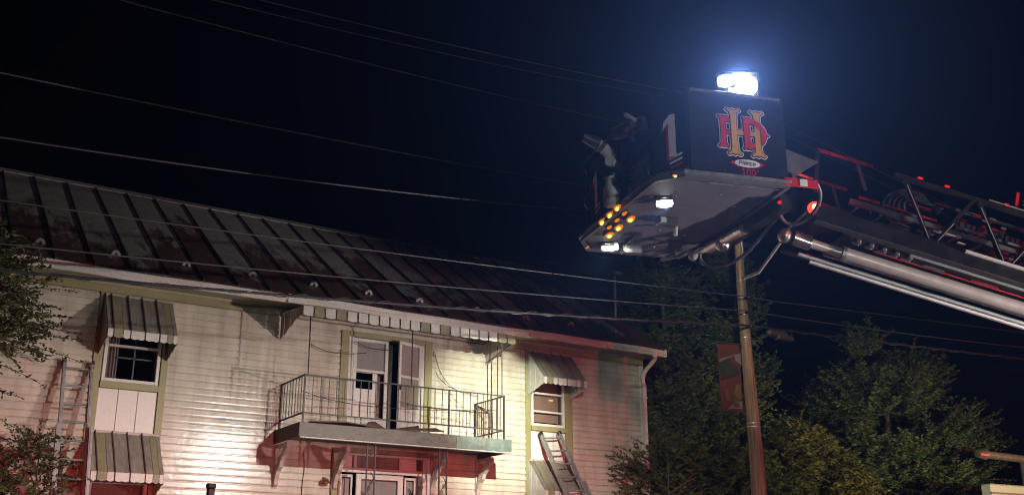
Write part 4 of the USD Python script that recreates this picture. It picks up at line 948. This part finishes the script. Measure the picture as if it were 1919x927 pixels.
# mid truss
for s in (-1, 1):
    MB().bar((1.0, s * .52, .90), (BL, s * .52, .90), .06, .06).build('top_chord', 'boom_black', boom, M=BT); MB().bar((.9, s * .52, .16), (BL, s * .52, .16), .06, .06).build('lower_chord', 'boom_black', boom, M=BT)
    xx = 1.15; i = 0
    while xx < BL - .6:
        MB().bar((xx, s * .53, .88), (xx + .42, s * .53, .17), .045, .05, up=(0, 1, 0)).build('diagonal', 'boom_black', boom, M=BT); MB().bar((xx + .52, s * .53, .17), (xx + .92, s * .53, .88), .045, .05, up=(0, 1, 0)).build('diagonal', 'boom_black', boom, M=BT)
        if s < 0:
            MB().bar((xx + .03, -.56, .80), (xx + .42, -.56, .17), .008, .012, up=(0, 1, 0)).build('edge_strip', 'pipe_silver', boom, M=BT); MB().bar((xx + .53, -.56, .17), (xx + .70, -.56, .47), .008, .016, up=(0, 1, 0)).build('edge_strip', 'pipe_silver', boom, M=BT)
        xx += .98; i += 1
# inner ladder: rails, rungs, energy chain
for s in (-1, 1):
    MB().bar((.55, s * .40, .42), (BL, s * .40, .42), .05, .07).build('inner_rail', 'boom_grey', boom, M=BT); 
    xx = .65
    while xx < BL - .4:
        ln = rnd.uniform(.15, .7); MB().bar((xx, s * .43, .50), (xx + ln, s * .43, .50), .02, rnd.uniform(.02, .05)).build('stripe', rnd.choice(['red_paint_and_glint', 'red_paint_and_glint', 'boom_grey', 'aluminium']), boom, M=BT); xx += ln + rnd.uniform(.05, .3)  # short red and silver bars stand in for glints along the rail
    MB().bar((.0, s * .42, .98), (.75, s * .42, .98), .03, .035).build('tip_rail', 'red_paint_and_glint', boom, M=BT); MB().bar((.55, s * .42, .96), (.72, s * .42, .62), .03, .03, up=(0, 1, 0)).build('tip_brace', 'boom_grey', boom, M=BT)
    MB().bar((.1, s * .42, .4), (.0, s * .42, .97), .05, .05, up=(0, 1, 0)).build('tip_post', 'boom_black', boom, M=BT)
xx = .7
while xx < BL: MB().tube([(xx, -.40, .43), (xx, .40, .43)], .018, 8).build('rung', 'aluminium', boom, M=BT); xx += .33
for i in range(44):
    xx = 2.05 + i * .075; MB().box((xx, -.30, .52), (xx + .055, -.12, .66)).build('chain_link', 'boom_grey', boom, M=BT)
for i in range(5):
    r_ = .16 + i * .055; th = np.linspace(math.pi / 2 - .3, math.pi * 1.5, 22)
    arc = [(1.42 + r_ * math.cos(t), -.36 + i * .03, .62 + r_ * .75 * math.sin(t)) for t in th]; arc = [(1.42 + .35, -.36 + i * .03, arc[0][2] - .05 * i)] + arc
    MB().tube(arc, .016, 7).build('hose', 'hose', boom, M=BT, smooth=40)
for q in ((1.22, .35), (1.30, .40), (1.9, .30), (2.6, .22), (3.0, .24), (3.3, .2), (2.2, .62), (2.3, .68), (2.45, .60), (1.6, .28)):
    MB().cbox((q[0], -.565, q[1]), (q[0] + .07, -.545, q[1] + .03), .005).build('fitting', 'chrome', boom, M=BT)
MB().cbox((2.25, -.56, .905 + .03), (3.0, -.545, .925 + .03)).build('top_trim', 'aluminium', boom, M=BT)
for xx in (1.30, 1.66, 2.45, 2.80, 3.2, 3.9): 
    l = MB().cbox((xx, -.57, .94), (xx + .07, -.53, .962), .01).build('marker_lamp', 'led_red_dim', boom, M=BT)
MB().box((2.62, -.5, .95), (2.66, -.47, 1.20)).build('length_sign', 'decal_red', boom, M=BT)
MB().prism(textpoly('100', .07), .004, BT @ frame((2.70, -.5, 1.04), (1, 0, 0), (0, 0, 1), (0, -1, 0))).build('length_sign', 'decal_red', boom)
for k in range(3):
    MB().box((3.55 + k * .5, -.48, .30), (3.95 + k * .5, -.44, .62)).build('side_plate', 'lamp_frame_white', boom, M=BT)
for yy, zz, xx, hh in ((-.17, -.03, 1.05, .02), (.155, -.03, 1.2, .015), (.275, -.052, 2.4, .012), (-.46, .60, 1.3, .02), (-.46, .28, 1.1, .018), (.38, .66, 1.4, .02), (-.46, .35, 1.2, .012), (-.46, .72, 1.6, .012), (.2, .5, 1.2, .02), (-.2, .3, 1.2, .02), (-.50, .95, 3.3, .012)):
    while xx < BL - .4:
        ln = rnd.uniform(.06, .4); MB().bar((xx, yy, zz), (xx + ln, yy, zz), .05, hh).build('stripe', rnd.choice(['red_paint_and_glint', 'red_paint_and_glint', 'boom_grey', 'pipe_silver']), boom, M=BT); xx += ln + rnd.uniform(.06, .5)  # red and silver segments put in for patchy red reflections on the boom
for yy, zz in ((-.145, -.035), (.335, -.035)): MB().bar((1.1, yy, zz), (BL, yy, zz), .03, .012).build('reflective_line', 'decal_red', boom, M=BT)  # continuous red bars stand in for red streaks reflected beside the pipe
for s in (-1, 1):
    MB().bar((1.9, s * .42, .74), (BL, s * .42, .74), .035, .035).build('inner_rail', 'boom_grey', boom, M=BT)
    xx = 1.95
    while xx < 7: MB().bar((xx, s * .42, .45), (xx + rnd.choice([0, .14]), s * .42, .74), .018, .022, up=(0, 1, 0)).build('inner_post', rnd.choice(['boom_grey', 'boom_black', 'red_paint_and_glint']), boom, M=BT); xx += .3
# dark box with the red beacon under the tip
MB().cbox((.05, -.40, .12), (.62, .40, .30), .02).build('tip_box', 'boom_black', boom, M=BT)
bc = MB().lathe([(0, 0), (.085, 0), (.08, .05), (0, .075)], BT @ frame((.12, -.405, .17), (1, 0, 0), (0, 0, 1), (0, -1, 0)), 12).build('beacon', 'led_red', TK)
MB().mesh(trimesh.creation.icosphere(2, .045)).build('bulb', 'led_red_core', bc, M=BT @ frame((.12, -.46, .17), (1, 0, 0), (0, 1, 0), (0, 0, 1)))
bpos = (BT @ np.array([.12, -.58, .15, 1]))[:3]
spot(bc + '/lamp', bpos, bpos + np.array([.2, -.2, -1]), 3.0, (1, .03, .02), None, r=.03)
MB().cbox((.42, .50, -.10), (.47, .56, -.06)).build('marker_lamp', 'led_red_dim', boom, M=BT)

# truck body below the turntable (to the right of the picture)
def truck_body(root, T, colour):
    """long emergency vehicle: chassis, cab with windows, body with shutters, wheels, light bar; local x forward, origin on the ground at the middle"""
    p = MB().cbox((-5.2, -1.22, .55), (3.0, 1.22, 2.35), .06).build('body', colour, root, M=T)
    for i in range(5): MB().cbox((-5.0 + i * 1.55, -1.245, .8), (-3.6 + i * 1.55, -1.221, 2.1)).build('shutter', 'aluminium', p, M=T)
    c = MB().cbox((3.05, -1.24, .55), (6.0, 1.24, 3.0), .12).build('cab', colour, root, M=T)
    MB().box((6.001, -1.05, 1.75), (6.02, 1.05, 2.75)).build('windscreen', 'tinted_glass', c, M=T)
    for s in (-1, 1):
        for xx in (3.4, 4.8): MB().box((xx, s * 1.25, 1.75), (xx + 1.0, s * 1.26, 2.65)).build('side_window', 'tinted_glass', c, M=T)
    MB().cbox((6.0, -1.25, .45), (6.45, 1.25, .9), .05).build('bumper', 'chrome', root, M=T)
    for xx in (-3.6, -2.3, 4.6):
        for s in (-1, 1):
            w = MB().lathe([(.25, 0), (.5, 0), (.54, .05), (.54, .27), (.5, .32), (.25, .32)], T @ frame((xx, s * 1.28, .54), (1, 0, 0), (0, 0, 1), (0, -s, 0)), 20).build('wheel', 'tyre', root, smooth=30)
            MB().lathe([(0, .05), (.25, .03), (.26, .3), (0, .28)], T @ frame((xx, s * 1.28, .54), (1, 0, 0), (0, 0, 1), (0, -s, 0)), 14).build('rim', 'aluminium', w)
    lb = MB().cbox((4.6, -.9, 3.0), (5.0, .9, 3.12), .02).build('light_bar', 'lamp_body', root, M=T)
    for i in range(6): MB().cbox((4.58, -.88 + i * .3, 3.12), (5.02, -.62 + i * .3, 3.24), .03).build('red_lamp', 'led_red', lb, M=T)
    return lb


DK = TZ((23.2, -15.6, 0), -8); lb = truck_body(TK, DK, 'fire_red')
MB().lathe([(0, 0), (.95, 0), (.95, .35), (.6, .45), (.6, .8), (0, .8)], DK @ frame((-2.6, 0, 2.35), (1, 0, 0), (0, 1, 0), (0, 0, 1)), 24).build('turntable', 'boom_grey', TK)
tt = (DK @ np.array([-2.6, 0, 3.1, 1]))[:3]; be = (BT @ np.array([BL, 0, 0, 1]))[:3]
MB().bar(be, tt + (be - tt) * .05, 1.1, .5).build('turntable_arm', 'boom_black', TK)
q = (DK @ np.array([4.8, -.5, 3.35, 1]))[:3]; spot(lb + '/lamp', q + np.array([0, 0, .1]), (24.5, 3, 2.5), 1000 * RED, (1, .035, .03), 27, .6, r=.2)
q2 = (DK @ np.array([-5.25, -.9, 2.45, 1]))[:3]; rl = MB().cbox((-5.3, -1.1, 2.36), (-5.15, -.8, 2.5), .02).build('rear_lamp', 'led_red', TK, M=DK); spot(rl + '/lamp', q2 + np.array([-.15, 0, .05]), (11, 0, 2.5), 500 * RED, (1, .035, .03), 50, .6, r=.1)

ul = MB().cbox((-5.3, -.35, 2.36), (-5.12, .0, 2.56), .02).build('boom_light', 'lamp_body', TK, M=DK); q3 = (DK @ np.array([-5.4, -.2, 2.5, 1]))[:3]; spot(ul + '/lamp', q3, (12.8, -10.3, 5.3), 1900 * WIDE, (1, .98, .93), 24, .6, r=.08)  # uplight added to brighten the underside of the boom

yl = MB().cbox((-5.3, .6, 2.36), (-5.12, .95, 2.56), .02).build('scene_light', 'lamp_body', TK, M=DK); q4 = (DK @ np.array([-5.4, .8, 2.6, 1]))[:3]; spot(yl + '/lamp', q4, (21.2, .5, 3.6), 1300 * WIDE, (.95, 1.0, .5), 24, .9, r=.08)  # fill lamp added to brighten the trees

# unseen pumper behind the camera, put in to carry red lamps and white fill
FE = thing('fire_engine', 'unseen red fire engine behind the viewer, put in to carry red lamps and white fill', 'fire engine')
ET = TZ((4.2, -23.2, 0), 4); lb = truck_body(FE, ET, 'fire_red')
for i, (u_, tg, pw) in enumerate(((-4.9, (1.5, 0, 1.0), 1.0), (4.8, (12.2, 0, .9), .8), (-1.0, (7.2, 0, 1.0), .8))):
    q = (ET @ np.array([u_, 1.3, 3.35, 1]))[:3]
    holder = lb
    if i == 2: holder = MB().cbox((-1.2, .9, 2.36), (-.8, 1.2, 2.6), .02).build('side_beacon', 'led_red', FE, M=ET); q = (ET @ np.array([u_, 1.35, 2.5, 1]))[:3]  # third beacon added to fill red between the other beams
    if i == 0: holder = MB().cbox((-5.1, .9, 2.36), (-4.7, 1.2, 2.6), .02).build('rear_beacon', 'led_red', FE, M=ET); q = (ET @ np.array([u_, 1.35, 2.5, 1]))[:3]
    spot(holder + '/lamp', q, tg, 2000 * REDW * pw, (1, .04, .05), 14, 1.0, r=.15)

# white fill lamp added on the engine for the platform letters and roof
sl = MB().cbox((2.2, .75, 2.36), (2.6, 1.1, 2.62), .02).build('scene_light', 'lamp_body', FE, M=ET); MB().box((2.23, 1.101, 2.40), (2.57, 1.106, 2.58)).build('lens', 'lens_small', sl, M=ET)
q = (ET @ np.array([2.4, 1.2, 2.5, 1]))[:3]; spot(sl + '/lamp', q, (9, 0, 7.5), 270 * WIDE, (1.0, .97, .9), 60, .5, r=.12); spot(sl + '/lamp', q, (8.1, -8.3, 6.9), 165 * WIDE, (1.0, .97, .9), 11, .8, r=.08)

# white parapet of a low building at the lower right, catching the red light
WB = thing('white_outbuilding', 'white parapet and duct of a low building lit red at the lower right edge', 'building', (21.33, -3.55, 0), -3)
MB().box((2.5, .3, 0), (12, 6, 3.3)).build('wall', 'vehicle_white', WB); rf = MB().cbox((0, 0, 3.2), (12, .28, 3.86), .03).build('parapet', 'vehicle_white', WB)
MB().box((-.015, -.015, 3.64), (12, -.001, 3.68)).build('drip_edge', 'ladder_rail', rf)
MB().bar((.4, .14, 0), (.4, .14, 3.2), .16, .16, up=(0, 1, 0)).build('canopy_post', 'vehicle_white', WB)
sm = MB().tube([(1.25, 1.0, 4.66), (3.2, 1.0, 4.62)], .09, 14).build('roof_duct', 'ladder_rail', WB, smooth=40); MB().tube([(1.0, 1.0, 4.67), (1.25, 1.0, 4.66)], [.09, .13], 14).build('duct_cowl', 'aluminium', sm); MB().tube([(2.55, 1.0, 3.3), (2.55, 1.0, 4.6)], .06, 8).build('duct_leg', 'lamp_body', sm)

# ================================================================== trees
def leaves(P, D, size, rg, aspect=.5):
    """folded leaf of four triangles at each point P pointing along D"""
    n = len(P); D = D / np.linalg.norm(D, axis=1, keepdims=True); R = rg.normal(size=(n, 3)); S = np.cross(D, R); S /= np.linalg.norm(S, axis=1, keepdims=True); N = np.cross(D, S)
    L = size * rg.uniform(.7, 1.3, n)[:, None]; w = L * aspect * .5
    a = P; b = P + D * L * .45 + S * w + N * L * .10; c = P + D * L + N * L * -.05; d = P + D * L * .45 - S * w + N * L * .10
    v = np.stack([a, b, c, d], 1).reshape(-1, 3); i = np.arange(n)[:, None] * 4
    f = np.stack([i + [0, 1, 2], i + [0, 2, 3]], 1).reshape(-1, 3); return v, f


def sprays(starts, dirs, length, rg, size, per=16, droop=.3, wig=.15):
    """leafy twigs: leaves set alternately along curved shoots"""
    P, D, tw = [], [], []
    for s, d in zip(starts, dirs):
        d = norm(d); L = length * rg.uniform(.6, 1.35); n = max(5, int(per * L / length)); side = norm(np.cross(d, rg.normal(size=3)))
        t = np.linspace(.08, 1, n); bend = rg.uniform(-wig, wig)
        pts = s + np.outer(t * L, d) + np.outer(t ** 2 * L * bend, side) + np.outer(-t ** 2 * L * droop, (0, 0, 1.))
        tan = np.gradient(pts, axis=0) if n > 1 else np.array([d]); tan /= np.linalg.norm(tan, axis=1, keepdims=True)
        sd = np.cross(tan, (0, 0, 1.)) + 1e-3; sd /= np.linalg.norm(sd, axis=1, keepdims=True)
        sg = np.where(np.arange(n) % 2, 1, -1)[:, None]
        for rep in range(2):
            P.append(pts + rg.normal(scale=size * .15, size=(n, 3))); D.append(tan * .55 + sd * sg * (1 if rep == 0 else -1) + rg.normal(scale=.35, size=(n, 3)))
        tw.append(pts)
    return np.vstack(P), np.vstack(D), tw


def tree(name, label, base, height, envelope, n_sprays, size, length, material, seed, trunk_r=.14, per=14, limbs=9, upward=.5, droop=.2, lobes=1.0, lean=(0, 0), split=None):
    """envelope(h in 0..1) -> crown radius; crown grown from limbs with leafy shoots, gaps left by noise"""
    rg = np.random.default_rng(seed); base = np.array(base, float); t = thing(name, label, 'shrub' if 'shrub' in name else 'tree', base, group='trees and shrubs around the house')
    zs = np.linspace(0, height * .92, 12); trunk = np.column_stack([.12 * np.sin(zs * .9 + seed) + lean[0] * zs / height, .1 * np.cos(zs * .7 + seed) - .1 + lean[1] * zs / height, zs])
    MB().tube(trunk, trunk_r * (1 - zs / height * .9), 9).build('trunk', 'bark', t, smooth=50)
    mb = MB(); 
    for i in range(limbs):
        h = rg.uniform(.2, .85); a = i * 2.4 + rg.uniform(-.4, .4); c = np.array([np.interp(h * height, zs, trunk[:, k]) for k in range(3)]); r = envelope(min(1, h + .1)) * .8
        e = c + np.array([math.cos(a) * r, math.sin(a) * r, r * upward + .2]); mid = (c + e) / 2 + np.array([0, 0, .1 * r]) + rg.normal(scale=.06, size=3)
        mb.tube(pchip([c, mid, e], 8), np.linspace(trunk_r * .42 * (1 - h * .6), .012, 8), 6)
    mb.build('limb', 'bark', t, smooth=50)
    S, Dd = [], []
    tries = 0
    while len(S) < n_sprays and tries < n_sprays * 12:
        tries += 1
        h = rg.uniform(0.02, 1.0); R = envelope(h)
        if R <= .02 or rg.uniform() > (R / 2.6 + .25): continue
        a = rg.uniform(0, 2 * math.pi); rr = R * math.sqrt(rg.uniform(.12, 1.0))
        lob = .72 + .5 * lobes * (meshkit.noise(np.array([math.cos(a) * 1.6 + seed, math.sin(a) * 1.6, h * height * .75])) - .3)
        p = np.array([math.cos(a) * rr * lob + lean[0] * h, math.sin(a) * rr * lob + lean[1] * h, h * height])
        if meshkit.noise(p * 1.15 + seed * 3.1) < .45 and rr > R * .35: continue
        S.append(base + p); Dd.append(np.array([math.cos(a), math.sin(a), 0]) * (rr / R) * .9 + np.array([0, 0, upward * (1.3 if h > .8 else 1)]) + rg.normal(scale=.32, size=3))
    P, D, tw = sprays(np.array(S), np.array(Dd), length, rg, size, per, droop)
    if base[1] < 0 and base[0] < 14: ok = P[:, 1] < -.10; P, D = P[ok], D[ok]
    v, f = leaves(P, D, size, rg)
    c = MB().add(v - base, f).build('crown', material, t); tag(c, kind='stuff')
    mb = MB()
    for q in tw[::3]: mb.tube(q[::max(1, len(q) // 4)] - base, .006, 4, caps=False)
    tag(mb.build('twig', 'bark', t), kind='stuff')
    return t


env_col = lambda h: 1.75 * (np.interp(h, [0, .1, .3, .55, .72, .86, .95, 1], [.9, 1.15, 1.15, .95, .8, .62, .34, .08]))
tree('columnar_tree', 'tall dark green tree behind the right corner of the house', (16.6, 1.6, 0), 9.6, env_col, 2100, .105, .62, 'leaf_dark', 3, .2, upward=.9, droop=.1)
tree('columnar_tree', 'narrow dark green tree showing on both sides of the utility pole top', (18.6, 1.2, 0), 9.7, lambda h: 1.15 * np.interp(h, [0, .2, .6, .8, .95, 1], [1.2, 1.2, .95, .8, .4, .1]), 1150, .105, .6, 'leaf_dark', 5, .16, upward=.9, droop=.1)
tree('broad_tree', 'broad dark olive tree standing right of the pole under the boom', (23.4, 0.7, 0), 8.0, lambda h: 2.75 * np.interp(h, [0, .15, .45, .7, .85, .95, 1], [.8, 1.0, 1.0, .82, .6, .36, .1]), 3300, .11, .75, 'leaf_dark', 8, .22, limbs=14, upward=.55, droop=.12, lobes=1.3)
tree('leafy_shrub', 'yellow-green shrub spreading at the foot of the utility pole, right side', (18.9, -.2, 0), 5.1, lambda h: 2.3 * np.interp(h, [0, .3, .6, .85, 1], [.9, 1.0, .95, .65, .1]), 1500, .10, .6, 'leaf_gold', 12, .08, upward=.35, droop=.25)
tree('leafy_shrub', 'mixed green shrub filling the space between house corner and pole', (16.3, -.5, 0), 4.9, lambda h: 1.75 * np.interp(h, [0, .3, .6, .85, 1], [.9, 1.0, .95, .65, .1]), 1500, .09, .5, 'leaf_mid', 14, .08, upward=.45, droop=.25)
tree('leafy_shrub', 'arching shrub with sprays across the right end of the clapboard wall', (14.45, -.75, 0), 4.75, lambda h: .86 * np.interp(h, [0, .4, .75, .9, 1], [.8, .95, 1.0, .75, .2]), 800, .072, .62, 'leaf_mid', 17, .05, upward=.35, droop=.15)
LT = tree('leafy_tree', 'small-leaved tree in front of the left end of the house', (.66, -1.35, 0), 6.75, lambda h: 1.5 * np.interp(h, [0, .3, .5, .66, .76, .9, 1], [.7, .9, .8, .6, 1.05, .75, .15]), 1500, .078, .62, 'leaf_near', 21, .11, per=19, upward=.3, droop=.22, lobes=1.4)
tree('leafy_shrub', 'low small-leaved shrub growing behind the left ladder', (2.40, -.52, 0), 3.85, lambda h: .52 * np.interp(h, [0, .4, .8, 1], [.8, 1.0, .9, .2]), 330, .06, .5, 'leaf_near', 24, .05, per=16, upward=.3, droop=.2)
# long bare-tipped shoots reaching across the wall and roof from the left tree
rg = np.random.default_rng(31); t = LT; LB = np.array((.66, -1.35, 0.0))
ss = [((1.2, -1.7, 5.2), (1.5, .1, .25), 1.35), ((1.2, -1.8, 5.0), (1.4, .1, .05), 1.3), ((1.3, -1.8, 4.7), (1.3, .2, -.1), 1.35), ((1.2, -1.7, 5.6), (1.5, 0, .6), 1.2), ((1.3, -1.8, 6.0), (.35, 0, 1), .85), ((1.7, -1.7, 6.0), (.5, .1, 1), .8), ((1.1, -1.8, 6.2), (.3, 0, 1), .8), ((1.0, -1.9, 4.3), (1.4, .3, .1), 1.2)]
for s, d, L in ss:
    P, D, tw = sprays([np.array(s)], [np.array(d)], L / 1.0, rg, .062, 26, .18, .1); v, f = leaves(P, D, .064, rg)
    b_ = MB().tube(tw[0] - LB, np.linspace(.009, .003, len(tw[0])), 5).build('shoot', 'bark', t); tag(MB().add(v - LB, f).build('foliage', 'leaf_near', b_), kind='stuff')

# ================================================================== haze volume, tinted blue to stand in for the glow round the lamps
if HAZE > 0:
    mat('haze', {'v': ('principled_volume', {'color': (0.22, 0.38, 1.0), 'density': HAZE, 'anisotropy': 0.72})}, surface=None, volume='v.volume')
    tag(MB().box((-420, -420, -1.2), (420, 420, 13.5)).build('haze', 'haze'), kind='stuff')
